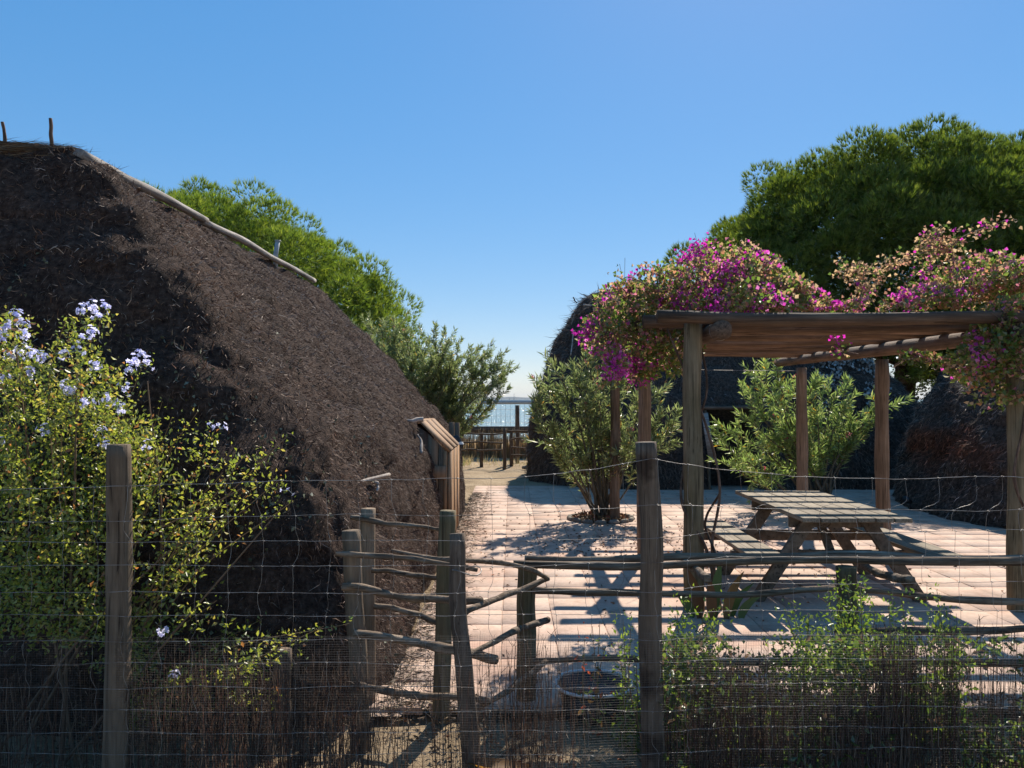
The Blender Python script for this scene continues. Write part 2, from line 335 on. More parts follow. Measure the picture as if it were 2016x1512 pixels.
# paving: square pavers, the nearest 300 each a piece of its own
def paving():
    S = .385; X0, X1, Y0, Y1 = -.46, 7.9, 4.28, 15.15
    mb = MB(); mb.add([(-.72, Y0 - .02, .001), (X1 + .2, Y0 - .02, .001), (X1 + .2, Y1 + .1, .001), (-.72, Y1 + .1, .001)], [(0, 1, 2, 3)])
    mb.add([(-1.15, 4.2, -.014), (-.6, 4.2, -.014), (-.6, 4.62, -.014), (-1.15, 4.62, -.014)], [(0, 1, 2, 3)])
    root = mb.build('paving', M['mortar']); tag(root, 'pink terracotta courtyard paving of square slabs with sandy joints', kind='structure')
    cells = []
    y = Y0
    while y < Y1 - .1:
        x = X0
        while x < X1 - .1:
            cells.append((x, y, S, S)); x += S
        cells.append((-.71, y, .235, S)) if y > 4.5 else None
        y += S
    cells += [(-1.13, 4.26, .64, .34)]
    meshes = []
    def slab_mesh(w_, h_, k):
        r = np.random.RandomState(k); mb = MB(); g = .003 + r.uniform(0, .002); j = lambda: r.uniform(-.003, .003)
        x0, x1, y0, y1 = g + j(), w_ - g + j(), g + j(), h_ - g + j(); b = .004; t = .010 + r.uniform(0, .002)
        lo = [(x0, y0, -.03), (x1, y0, -.03), (x1, y1, -.03), (x0, y1, -.03)]
        md = [(a, c, t - .004) for a, c, _ in lo]
        hi = [(x0 + b, y0 + b, t + j() * .4), (x1 - b, y0 + b, t + j() * .4), (x1 - b, y1 - b, t + j() * .4), (x0 + b, y1 - b, t + j() * .4)]
        q = []
        for A in (0, 4):
            for i in range(4): q.append((A + i, A + (i + 1) % 4, A + 4 + (i + 1) % 4, A + 4 + i))
        q.append((8, 9, 10, 11)); mb.add(lo + md + hi, q); return mb
    def inview(c):
        x, y = c[0] + c[2] / 2, c[1] + c[3] / 2; return abs(x / y) < .72 and y > 3
    cells.sort(key=lambda c: (not inview(c), c[1]))
    lib = {}
    rest = MB()
    for i, c in enumerate(cells):
        key = (c[2], c[3], i % 8 if c[2] == S else 0)
        if i < 300:
            if key not in lib:
                o = slab_mesh(c[2], c[3], hash(key) % 1000 if False else int(c[2] * 1000) + i % 8).build('slab', M['tile'], root); lib[key] = o
            else:
                o = lib[key].copy(); C.objects.link(o); o.parent = root
            o.location = (c[0], c[1], R.uniform(-.0025, .0025))
        else:
            m_ = slab_mesh(c[2], c[3], i); v = np.concatenate(m_.v) + np.array([c[0], c[1], 0]); rest.add(v, np.concatenate(m_.q))
    o = rest.build('far_slabs', M['tile'], root); o['kind'] = 'stuff'
paving()

# ================================================================ THATCHED HUTS
def rrect(x0, x1, y0, y1, r, ns=60, nc=24):
    """rounded rectangle, counter-clockwise from the middle of the right side; same index = same place for any size"""
    pts = []
    def seg(a, b, n): 
        for i in range(n): pts.append(np.array(a) + (np.array(b) - np.array(a)) * i / n)
    def arc(cx, cy, a0, n):
        for i in range(n):
            a = a0 + math.pi / 2 * i / n; pts.append(np.array([cx + r * math.cos(a), cy + r * math.sin(a)]))
    seg((x1, y0 + r), (x1, y1 - r), ns); arc(x1 - r, y1 - r, 0, nc)
    seg((x1 - r, y1), (x0 + r, y1), ns); arc(x0 + r, y1 - r, math.pi / 2, nc)
    seg((x0, y1 - r), (x0, y0 + r), ns); arc(x0 + r, y0 + r, math.pi, nc)
    seg((x0 + r, y0), (x1 - r, y0), ns); arc(x1 - r, y0 + r, 1.5 * math.pi, nc)
    return np.array(pts)
PROF = np.array([(0, -.06), (.012, .06), (.03, .2), (.085, .315), (.17, .425), (.33, .55), (.52, .685), (.68, .80), (.86, .925), (1, 1.0)])
def hut_surface(base, top, H, nt_=110, seed=0, rough=.05, notch=None, prof=PROF, layers=7):
    n = len(base); t = np.linspace(0, 1, nt_)
    tt = np.linspace(0, 1, len(prof)); f = np.interp(t, tt, prof[:, 0]); g = np.interp(t, tt, prof[:, 1])
    for _ in range(4):   # soften
        f[1:-1] = (f[:-2] + 2 * f[1:-1] + f[2:]) / 4; g[1:-1] = (g[:-2] + 2 * g[1:-1] + g[2:]) / 4
    xy = base[None] + (top - base)[None] * f[:, None, None]
    p = np.concatenate([xy, np.broadcast_to((g * H)[:, None, None], (nt_, n, 1))], -1)
    def normals(p):
        du = np.roll(p, -1, 1) - np.roll(p, 1, 1); dv = np.gradient(p, axis=0); return nrm(np.cross(du, dv))
    nn = normals(p); fl = p.reshape(-1, 3)
    d = rough * (1.3 * vnoise(fl, 1.1, seed) + .9 * vnoise(fl, 3.2, seed + 1) + .75 * vnoise(fl * np.array([1, 1, .5]), 8, seed + 2)).reshape(nt_, n)
    # courses of thatch: each laps over the one below
    ph = (g[:, None] * layers + .5 * vnoise(fl * np.array([1, 1, .2]), .9, seed + 7).reshape(nt_, n) + .25 * vnoise(fl * np.array([1, 1, .1]), 3.5, seed + 8).reshape(nt_, n)) % 1.0
    d = d + rough * .5 * (1 - ph) * np.clip(g[:, None] * 6, 0, 1)
    # combed furrows running down the lower wall
    fur = vnoise(fl * np.array([1, 1, .18]), 14, seed + 9).reshape(nt_, n); d = d + rough * .5 * fur * np.clip(1.2 - g[:, None] * 1.6, .2, 1)
    if notch is not None: d = notch(p, d)
    p = p + nn * d[..., None]; return p, normals(p)
def hut_mesh(p, dome):
    nt_, n, _ = p.shape; mb = MB(); i = np.arange(nt_ - 1)[:, None] * n; j = np.arange(n)[None, :]; j2 = (j + 1) % n
    q = np.stack([i + j, i + j2, i + n + j2, i + n + j], -1).reshape(-1, 4)
    c = p[-1].mean(0) + np.array([0, 0, dome]); v = np.vstack([p.reshape(-1, 3)])
    mid = (p[-1] + c) / 2; mid[:, 2] = p[-1][:, 2].mean() + dome * .8
    k = len(v); v = np.vstack([v, mid, c]); top = (nt_ - 1) * n
    j = np.arange(n); j2 = (j + 1) % n
    q2 = np.stack([top + j, top + j2, k + j2, k + j], -1); tr = np.stack([k + j, k + j2, np.full(n, k + n)], -1)
    mb.add(v, np.vstack([q, q2]), tr); return mb
def patchy(c, base):
    a = vnoise(c * np.array([1, 1, .5]), 1.1, 77); b = vnoise(c * np.array([1, 1, .35]), 4.2, 78); e = vnoise(c * np.array([1, 1, .25]), 10.5, 79)
    k = np.clip(1 + .30 * a + .34 * b + .30 * e, .3, 2.0)[:, None]; wm = np.clip(.5 + a, 0, 1)[:, None]
    return base * k * (np.array([1.0, .96, .97]) * (1 - wm) + np.array([1.12, .98, .86]) * wm)
def fur(p, nn, N, seed, table, L=(.08, .22), W=.005, out=.35, down=1.0, messy=.5, facing=-.35, region=None, bend=.4):
    r = np.random.RandomState(seed); nt_, n, _ = p.shape
    i = r.randint(0, nt_ - 1, N * 3); j = r.randint(0, n, N * 3); u = r.rand(N * 3)[:, None]; w_ = r.rand(N * 3)[:, None]; j2 = (j + 1) % n
    a = p[i, j] * (1 - u) + p[i, j2] * u; b = p[i + 1, j] * (1 - u) + p[i + 1, j2] * u; c = a * (1 - w_) + b * w_
    area = np.linalg.norm(np.cross(p[i, j2] - p[i, j], p[i + 1, j] - p[i, j]), axis=1)
    nm = nn[i, j]; cd = nrm(np.array([0, 0, CAMZ]) - c); keep = ((nm * cd).sum(1) > facing) & (r.rand(N * 3) < area / np.percentile(area, 90))
    if region is not None: keep &= region(c, r)
    c = c[keep][:N]; nm = nm[keep][:N]; k = len(c)
    dn = np.array([0, 0, -1.0]) - nm * (nm @ np.array([0, 0, -1.0]))[:, None]; dn = nrm(dn)
    d = nrm(dn * down + nm * out * r.uniform(.3, 1.6, (k, 1)) + messy * r.normal(size=(k, 3)))
    mb = MB(); straws(mb, c - nm * .004, d, r.uniform(L[0], L[1], k), W * r.uniform(.6, 1.5, k), patchy(c, pick(k, table, r, .28)), bend, r); return mb
HEATHER = [(4, (.066, .043, .034)), (5, (.132, .089, .070)), (3, (.205, .146, .115)), (.6, (.27, .215, .185)), (.8, (.17, .095, .062))]
CURLY = [(3, (.30, .245, .20)), (1, (.45, .38, .31)), (2, (.2, .12, .075))]

def left_hut():
    root = empty('thatched_hut', (-3, 8.4, 0), 'large dark brown heather thatched hut on the left with a bleached pole ridge', 'hut')
    base = rrect(-8.9, -.78, 4.0, 13.1, .62); top = rrect(-5.6, -3.12, 5.5, 11.7, .08)
    def notch(p, d):
        # recess the thatch where the boarded hatch pushes through
        return d
    p, nn = hut_surface(base, top, 3.46, 130, 3, .05, notch, layers=8)
    hut_mesh(p, .12).build('thatch', M['thatch'], root, True)
    f = fur(p, nn, 230000, 5, HEATHER, (.018, .06), .0030, .20, .9, .6)
    f.build('straw', M['straw'], root)['kind'] = 'stuff'
    f = fur(p, nn, 26000, 15, HEATHER, (.05, .13), .0022, .10, 1.0, .16, bend=.2); f.build('combed_straw', M['straw'], root)['kind'] = 'stuff'
    def upper(c, r): return (c[:, 2] > 1.2 + .7 * r.rand(len(c))) | (r.rand(len(c)) < .12)
    g = fur(p, nn, 22000, 6, CURLY, (.03, .10), .0040, .8, .35, .9, region=upper, bend=1.1); g.build('curled_stems', M['straw'], root)['kind'] = 'stuff'
    # scruffy edge where the front face meets the lit side
    def hip(c, r): return (np.abs((c[:, 0] + 3.1) / 2.2 + (c[:, 1] - 5.6) / -1.4 * -1.0 - 0) < .0) | ((c[:, 0] > -3.6) & (c[:, 1] < 6.0) & (r.rand(len(c)) < .8))
    g = fur(p, nn, 14000, 8, HEATHER, (.04, .13), .004, .5, .5, .8, region=hip, bend=.9); g.build('loose_straw', M['straw'], root)['kind'] = 'stuff'
    # small lichen rosettes on the shaded face
    r = np.random.RandomState(4); mb = MB()
    i = r.randint(10, 120, 9000); j = r.randint(0, p.shape[1], 9000); c = p[i, j]; m_ = (c[:, 1] < 6.2) & (vnoise(c, 1.6, 4) > .12); c = c[m_]; nm = nn[i, j][m_]
    leaves(mb, c + nm * .01, nrm(nm * .5 + r.normal(size=c.shape)), r.uniform(.02, .04, len(c)), .022, pick(len(c), [(3, (.10, .11, .07)), (1, (.16, .17, .12))], r), .2, r)
    mb.build('lichen', M['straw'], root)['kind'] = 'stuff'
    # the ridge: bleached poles lying along the crest
    zr = 3.5
    a = P(150, 300, 5.4); b = P(402, 434, 7.5); log('ridge_pole', a, b, .046, .033, M['ridge'], root, bend=.010, seed=1, n=18)
    a = P(398, 432, 7.45); b = P(617, 551, 11.75); log('ridge_pole', a, b, .034, .038, M['ridge'], root, bend=.02, seed=2, n=22)
    a = P(172, 327, 5.75); b = P(330, 398, 6.9); log('thin_ridge_stick', a, b, .009, .012, M['ridge'], root, 6, bend=.03, seed=3)
    a = P(385, 445, 7.3); b = P(470, 475, 8.4); log('thin_ridge_stick', a, b, .009, .012, M['ridge'], root, 6, bend=.04, seed=4)
    # cap roll behind the poles
    mb = MB(); ys = np.linspace(5.6, 11.8, 40); c = np.stack([np.full(40, -3.36), ys, zr - .08 + .03 * vnoise(np.stack([ys, ys * 0, ys * 0], 1), 1.3, 8)], 1)
    tube(mb, c, .10, 12, .25, True, (1, 1, 1), 3); mb.build('ridge_roll', M['thatch'], root, True)
    # brushwood roll over the near end
    mb = MB(); pts = curve_pts([(-5.6, 5.45, 3.30), (-4.6, 5.45, 3.34), (-3.75, 5.45, 3.42), (-3.2, 5.55, 3.42)], 30); tube(mb, pts, np.linspace(.13, .10, 30), 12, .2, True, (1.6, 1.25, .95), 5)
    mb.build('brush_roll', M['thatch'], root, True)
    r = np.random.RandomState(12); n = 6500; t = r.rand(n); k = (t * 28).astype(int); c = pts[k] + (pts[k + 1] - pts[k]) * r.rand(n, 1); an = r.uniform(0, 2 * np.pi, n); rad = np.interp(t, [0, 1], [.13, .10])
    c = c + np.stack([np.zeros(n), np.cos(an) * rad, np.sin(an) * rad], 1); d = nrm(np.stack([r.choice([-1, 1], n) * 1.0, .14 * r.normal(size=n) + .05 * np.cos(an), .09 * r.normal(size=n) + .02 * np.sin(an)], 1))
    mb = MB(); straws(mb, c, d, r.uniform(.08, .25, n), .0035, pick(n, [(3, (.10, .075, .045)), (2, (.17, .125, .075)), (1, (.05, .035, .025))], r), .12, r); mb.build('brush_straw', M['straw'], root)['kind'] = 'stuff'
    for px, s in ((-330, 1), (-70, 2)): pass
    log('stake', P(96, 292, 5.5), P(93, 230, 5.5), .014, .012, M['twig_bark'], root, 7, bend=.003, seed=6)
    log('stake', P(6, 292, 5.5), P(-2, 236, 5.5), .014, .011, M['twig_bark'], root, 7, bend=.003, seed=7)
    # chicken wire laid over the crest
    mb = MB(); r = np.random.RandomState(3)
    for k in range(-34, 62):
        u = k / 40.0
        x0 = -3.45 - u * 2.6 if k < 0 else -3.45
        for s in (-1, 1):
            pts = []
            for a_ in np.linspace(0, 1, 7):
                yy = 5.55 + k * .1 + s * .25 * a_
                pts.append((-3.55 + .4 * a_, max(5.5, yy), 3.50 + .05 * math.sin(a_ * 3.1) - .05 * a_))
            if k >= 0: tube(mb, pts, .0012, 3, 0, False)
    mb.build('chicken_wire', M['wire'], root)['kind'] = 'stuff'
    mb = MB()
    for k in range(60):
        x = -5.4 + k * .036 + r.uniform(-.01, .01)
        for s in (-1, 1): tube(mb, [(x, 5.40, 3.44), (x + s * .05, 5.44, 3.50 + .012 * math.sin(k * .4)), (x + s * .1, 5.55, 3.545 + .012 * math.sin(k * .33)), (x + s * .14, 5.8, 3.52)], .0012, 3, 0, False)
    tube(mb, [(-5.5, 5.55, 3.52), (-4.6, 5.55, 3.53), (-3.6, 5.55, 3.57), (-3.3, 5.6, 3.54), (-3.15, 6.4, 3.50)], .002, 4, 0, False)
    mb.build('chicken_wire', M['wire'], root)['kind'] = 'stuff'
    # flue pipe
    mb = MB(); a = P(541, 500, 9.9); b = P(545, 474, 9.9); tube(mb, [a - [0, 0, .25], a, b], .03, 12); fl_ = mb.build('flue_pipe', M['zinc'], root)
    mb = MB(); tube(mb, [b, b + [0, 0, .012]], .038, 12); mb.build('pipe_cap', M['zinc'], root)
    # loose sticks caught in the thatch
    def stick(ctrl, r0, r1, seed, name='loose_stick'): log(name, None, None, r0, r1, M['ridge_x'], root, 7, ctrl=ctrl, bend=.012, seed=seed, wob=.2)
    stick([P(606, 968, 4.75), P(665, 961, 4.95), P(720, 947, 5.35), P(766, 936, 5.9)], .010, .014, 1)
    stick([P(740, 947, 5.5), P(744, 955, 5.5), P(742, 966, 5.45)], .012, .009, 2)
    stick([P(640, 884, 5.5), P(665, 882, 5.6), P(698, 885, 5.9)], .014, .008, 3)
    stick([P(788, 829, 8.7), P(812, 828, 8.75), P(835, 826, 8.8)], .022, .03, 4)
    stick([P(822, 856, 8.2), P(830, 870, 8.15), P(828, 893, 8.0)], .012, .018, 5)
    # boarded hatch standing out of the thatch
    hatch(root)
    return p, nn
def hatch(root):
    y0, y1 = 8.98, 10.55
    # outline of the cheek in (x, z), outer edge from top inner to the ground
    out = [(-1.36, 1.42), (-1.08, 1.42), (-.75, 1.09), (-.75, .0)]
    # near cheek: upright boards
    xs = [-1.42, -1.28, -1.13, -.98, -.86, -.752]
    def ztop(x): return 1.42 if x < -1.08 else 1.42 - (x + 1.08)
    r = np.random.RandomState(2)
    for k in range(5):
        a, b = xs[k] + .002, xs[k + 1] - .002; mb = MB(); t = r.uniform(0, .006)
        v = [(a, y0 + t, -.05), (b, y0 + t, -.05), (b, y0 + t, ztop(b) - .012), (a, y0 + t, ztop(a) - .012)]; v += [(x, y + .025, z) for x, y, z in v]
        mb.add(v, [(0, 1, 2, 3), (7, 6, 5, 4), (0, 4, 5, 1), (1, 5, 6, 2), (2, 6, 7, 3), (3, 7, 4, 0)], None, [.9 + .3 * r.rand()] * 3)
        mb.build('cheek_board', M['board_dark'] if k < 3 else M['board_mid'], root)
    mb = MB(); box(mb, -1.0, -.765, y0 - .045, y0 - .002, .78, .93, (1, 1, 1)); mb.build('cross_block', M['board_mid'], root)
    mb = MB(); box(mb, -.80, -.755, y0 - .02, y0 - .003, -.02, 1.1, (1.2, 1.1, 1)); mb.build('corner_post', M['board'], root)
    # front boards (facing the path) and sloping lid boards
    n = 3; w_ = (y1 - y0) / n
    for k in range(n):
        mb = MB(); a, b = y0 + k * w_ + .003, y0 + (k + 1) * w_ - .003; t = r.uniform(0, .004)
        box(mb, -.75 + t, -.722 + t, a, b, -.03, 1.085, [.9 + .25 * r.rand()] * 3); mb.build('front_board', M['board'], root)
    for k in range(n):
        mb = MB(); a, b = y0 - .015 + k * w_ + .002, y0 - .015 + (k + 1) * w_ - .002; t = r.uniform(0, .004)
        th = .022; v = [(-.735, a, 1.085 + t), (-1.075, a, 1.425 + t), (-1.075, b, 1.425 + t), (-.735, b, 1.085 + t)]; v += [(x + th * .7, y, z + th * .7) for x, y, z in v]
        mb.add(v, [(3, 2, 1, 0), (4, 5, 6, 7), (0, 1, 5, 4), (1, 2, 6, 5), (2, 3, 7, 6), (3, 0, 4, 7)], None, [.9 + .25 * r.rand()] * 3); mb.build('lid_board', M['board'], root)
    mb = MB(); box(mb, -1.5, -1.07, y0 - .015, y1, 1.42, 1.445); mb.build('lid_board', M['board'], root)
    mb = MB(); box(mb, -1.6, -.77, y1 - .03, y1 - .005, -.03, 1.08); mb.build('cheek_board', M['board_mid'], root)
M['twig_bark'] = surf_mat('brown_twig_bark', [(0.3, (.05, .03, .022)), (.5, (.12, .075, .05)), (.7, (.22, .15, .11))], (8, 8, 1), 6, .9, .6, 9, .005)
M['ridge_x'] = surf_mat('bleached_stick_wood', [(0.25, (.16, .13, .11)), (.5, (.36, .31, .27)), (.72, (.52, .47, .42))], (1, 6, 6), 6, .85, .6, 9, .006)
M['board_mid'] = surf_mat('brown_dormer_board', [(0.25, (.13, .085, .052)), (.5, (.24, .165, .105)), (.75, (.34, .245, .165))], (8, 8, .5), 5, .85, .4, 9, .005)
left_hut()

def far_hut():
    root = empty('thatched_hut', (4.5, 16.5, 0), 'long dark thatched hut behind the pergola with a black doorway facing the courtyard', 'hut')
    base = rrect(.36, 9.1, 14.45, 19.9, 2.3); top = rrect(1.72, 5.5, 16.9, 17.35, .2)
    prof = np.array([(0, -.05), (.04, .1), (.06, .22), (.10, .34), (.2, .46), (.36, .60), (.52, .76), (.70, .89), (.87, .965), (1, 1.0)])
    DX0, DX1, DZ = 3.72, 4.68, 1.52
    def notch(p, d):
        m = (p[..., 0] > DX0) & (p[..., 0] < DX1) & (p[..., 2] < DZ) & (p[..., 1] < 16.5); return np.where(m, -.75, d)
    p, nn = hut_surface(base, top, 4.02, 110, 21, .06, notch, prof, 8)
    hut_mesh(p, .25).build('thatch', M['thatch_grey'], root, True)
    f = fur(p, nn, 70000, 22, [(4, (.10, .083, .072)), (4, (.17, .142, .122)), (2, (.26, .22, .195)), (1, (.18, .11, .07))], (.06, .18), .006, .2, 1.0, .4, region=lambda c, r: ~((c[:, 0] > DX0 - .05) & (c[:, 0] < DX1 + .05) & (c[:, 2] < DZ + .1)))
    f.build('straw', M['straw'], root)['kind'] = 'stuff'
    # ragged top of the gable end
    g = fur(p, nn, 6000, 23, [(2, (.08, .06, .05)), (2, (.14, .11, .09))], (.15, .4), .012, .9, .7, .6, region=lambda c, r: (c[:, 0] < 2.3) & (c[:, 2] > 2.6)); g.build('loose_straw', M['straw'], root)['kind'] = 'stuff'
    # white lichen crust on the right shoulder
    r = np.random.RandomState(9); i = r.randint(40, 109, 60000); j = r.randint(0, p.shape[1], 60000); c = p[i, j]; nm = nn[i, j]
    m_ = (c[:, 1] < 16.6) & (c[:, 0] > 5.9) & (c[:, 0] < 7.4) & (c[:, 2] > 1.45) & (c[:, 2] < 2.6) & (vnoise(c, 5, 3) > -.05); c = c[m_]; nm = nm[m_]
    c = c + r.uniform(-.04, .04, c.shape)
    mb = MB(); leaves(mb, c + nm * .09, nrm(nm * .3 + r.normal(size=c.shape)), .07, .06, pick(len(c), [(1, (.38, .39, .37)), (1, (.26, .27, .25))], r), .1, r); mb.build('lichen', M['straw'], root)['kind'] = 'stuff'
    # doorway: dark-coloured sheet standing in for the interior shade, lintel, jambs
    mb = MB(); box(mb, DX0 - .1, DX1 + .1, 15.95, 16.0, 0, 1.9, (.25, .22, .2)); mb.build('dark_interior_sheet', M['board_dark'], root)
    log('lintel', (DX0 - .25, 14.72, DZ + .03), (DX1 + .2, 14.72, DZ + .03), .04, .04, M['pole_x'], root, seed=4)
    log('jamb', (DX0, 14.5, -.05), (DX0 - .02, 14.75, DZ), .035, .03, M['post'], root, seed=5)
    log('jamb', (DX1, 14.5, -.05), (DX1 + .02, 14.75, DZ), .035, .03, M['post'], root, seed=6)
    mb = MB(); obox(mb, (3.74, 14.40, .55), (3.62, 14.46, 1.45), .12, .02, (0, 1, 0), (1, 1, 1)); mb.build('bark_slab', M['ridge_x'], root)
    # poles and wires pinned on the roof
    log('roof_stick', P(1150, 600, 16.2), P(1190, 603, 16.6), .02, .015, M['ridge_x'], root, 6, seed=7)
    log('roof_stick', P(1128, 585, 16.3), P(1136, 596, 16.3), .015, .012, M['twig_bark'], root, 6, seed=8)
    log('roof_stick', P(1129, 650, 15.8), P(1124, 700, 15.6), .014, .012, M['ridge_x'], root, 6, seed=9)
    log('roof_stick', P(1612, 800, 15.0), P(1640, 755, 15.3), .014, .012, M['ridge_x'], root, 6, seed=10)
    mb = MB()
    tube(mb, curve_pts([P(1125, 640, 16.2), P(1140, 600, 16.2), P(1185, 568, 16.6), P(1240, 575, 16.8)], 12), .006, 4, 0, False)
    mb.build('chicken_wire', M['wire'], root)['kind'] = 'stuff'
far_hut()
def right_hut():
    root = empty('thatched_hut', (8.6, 11.5, 0), 'grey brown thatched hut with a rust coloured patch at the right edge', 'hut')
    base = rrect(6.25, 11.5, 9.3, 13.9, 1.5); top = rrect(8.6, 9.2, 11.0, 12.6, .2)
    prof = np.array([(0, -.05), (.05, .12), (.10, .24), (.15, .36), (.24, .48), (.38, .62), (.55, .76), (.72, .87), (.9, .96), (1, 1.0)])
    p, nn = hut_surface(base, top, 3.5, 100, 31, .07, None, prof, 5)
    mb = hut_mesh(p, .2); v = np.concatenate(mb.v); rust = np.clip((vnoise(v, 1.7, 5) + .6) - np.abs(v[:, 2] - 1.15 - .25 * (v[:, 0] - 7.2)) * 3.0, 0, 1)[:, None]
    mb.c = [np.array([1, 1, 1]) * (1 - rust) + np.array([1.5, .85, .6]) * rust]
    mb.build('thatch', M['thatch_grey'], root, True)
    f = fur(p, nn, 50000, 32, [(4, (.12, .096, .08)), (4, (.21, .17, .145)), (2, (.32, .27, .23))], (.05, .14), .005, .2, 1.0, .5)
    c = f.c[0]; vv = f.v[0]; rr = np.clip((vnoise(vv, 1.7, 5) + .6) - np.abs(vv[:, 2] - 1.15 - .25 * (vv[:, 0] - 7.2)) * 3.0, 0, 1)[:, None]
    f.c = [c * (1 - rr) + c * np.array([1.5, .75, .5]) * rr]; f.build('straw', M['straw'], root)['kind'] = 'stuff'
    g = fur(p, nn, 5000, 33, CURLY, (.05, .14), .005, 1.0, .6, .9, region=lambda c, r: c[:, 2] > 1.5, bend=.8); g.build('loose_straw', M['straw'], root)['kind'] = 'stuff'
    mb = MB(); r = np.random.RandomState(3)
    for k in range(2):
        pts = [(6.2 + .12 * a + .1 * k, 12.2 - a * .9, .04 + .015 * math.sin(a * 4 + k)) for a in np.linspace(0, 4, 14)]; tube(mb, pts, .02, 6, .3, True, (.4, .35, .3), k)
    mb.build('base_stick', M['twig_bark'], root, True)
right_hut()

# ================================================================ PERGOLA
def pergola():
    root = empty('pergola', (2.75, 8.4, 0), 'rustic pergola of round wooden posts roofed with brown poles over the picnic table', 'pergola')
    XL, XR = 1.46, 4.08
    posts = [(XL, 6.22, .078, 2.36), (XR, 6.22, .078, 2.34), (XL - .0, 8.47, .072, 2.3), (XR - .0, 8.47, .074, 2.16), (XL - .03, 10.7, .07, 2.3), (XR - .05, 10.7, .075, 2.15)]
    for k, (x, y, r0, h) in enumerate(posts):
        log('post', (x, y, -.15), (x + R.uniform(-.01, .01), y, h), r0 * 1.05, r0 * .95, M['post_green'] if k in (0, 1) else M['post_brown'], root, 16, 22, .018, .1, seed=40 + k)
    log('beam', (1.645, 6.02, 2.245), (1.60, 11.35, 2.25), .074, .068, M['pole_y'], root, 16, 24, .03, .1, seed=51)
    log('beam', (4.03, 5.9, 2.235), (4.0, 11.45, 2.225), .072, .066, M['pole_y'], root, 16, 24, .05, .1, seed=52)
    y = 6.07; k = 0
    r = np.random.RandomState(5)
    log('roof_pole', (1.14, 6.1, 2.345), (4.75, 6.1, 2.36), .053, .05, M['pole_x'], root, 14, 26, .02, .1, seed=60)
    y = 6.42
    while y < 11.35:
        x0 = 1.12 + r.uniform(-.06, .1) + (.25 if r.rand() < .25 else 0); x1 = 4.36 + r.uniform(-.1, .12)
        log('roof_pole', (x0, y, 2.345 + r.uniform(-.02, .02)), (x1, y + r.uniform(-.05, .05), 2.345 + r.uniform(-.008, .008)), r.uniform(.040, .058), r.uniform(.036, .052), M['pole_x'], root, 12, 22, .03, .16, seed=61 + k, tone=r.uniform(.5, 1.5))
        y += r.uniform(.33, .42); k += 1
    # wire tie on the beam end
    mb = MB(); a = np.linspace(0, 2 * np.pi, 20); tube(mb, np.stack([1.645 + .078 * np.cos(a), np.full(20, 6.1), 2.245 + .078 * np.sin(a)], 1), .002, 4, 0, False); mb.build('wire_tie', M['wire'], root)
    mb = MB(); tube(mb, curve_pts([(1.66, 8.5, 2.05), (2.5, 9.6, 2.07), (4.05, 10.7, 2.1)], 14), .003, 4, 0, False); mb.build('stretched_wire', M['wire'], root)
M['post_brown'] = surf_mat('brown_post_wood', [(0.25, (.10, .068, .043)), (.5, (.22, .155, .10)), (.75, (.33, .245, .17))], (7, 7, .55), 5, .85, .6, 9, .012, [(.3, (.65, .62, .58)), (.6, (1.05, 1.0, 1))], 2.2)
pergola()

# ================================================================ PICNIC TABLE
def table():
    root = empty('picnic_table', (2.74, 7.02, 0), 'grey weathered picnic table with two attached benches under the pergola', 'table')
    X0, X1, Y0, Y1 = 2.30, 3.17, 6.10, 7.95; n = 6; w_ = (X1 - X0) / n; r = np.random.RandomState(8)
    for k in range(n):
        mb = MB(); box(mb, X0 + k * w_ + .005, X0 + (k + 1) * w_ - .005, Y0 + r.uniform(-.01, .01), Y1 + r.uniform(-.01, .01), .728, .762 + r.uniform(-.003, .002), [.85 + .3 * r.rand()] * 3)
        bevel(mb.build('tabletop_plank', M['plank_y'], root), .004)
    for xa in (1.89, 3.31):
        for k in range(2):
            mb = MB(); box(mb, xa + k * .145 + .004, xa + (k + 1) * .145 - .004, Y0 + r.uniform(-.01, .01), Y1 + r.uniform(-.01, .01), .425, .46 + r.uniform(-.002, .002), [.85 + .3 * r.rand()] * 3)
            bevel(mb.build('bench_plank', M['plank_y'], root), .004)
    for y, s in ((6.52, -1), (7.52, 1)):
        mb = MB(); obox(mb, (2.34, y, .675), (3.13, y, .675), .04, .10); bevel(mb.build('top_bearer', M['leg'], root))
        mb = MB(); obox(mb, (1.86, y + .045, .375), (3.64, y + .045, .375), .045, .095); bevel(mb.build('bench_bearer', M['leg'], root))
        for sx in (-1, 1):
            mb = MB(); obox(mb, (2.735 + sx * .22, y - .045, .72), (2.735 + sx * .70, y - .045, .0), .045, .105, (0, 0, 1)); bevel(mb.build('leg', M['leg'], root))
    for y, e in ((6.6, 6.95), (7.46, 7.1)):
        mb = MB(); obox(mb, (2.735, y, .37), (2.735, e, .70), .07, .035); bevel(mb.build('brace', M['leg'], root))
table()

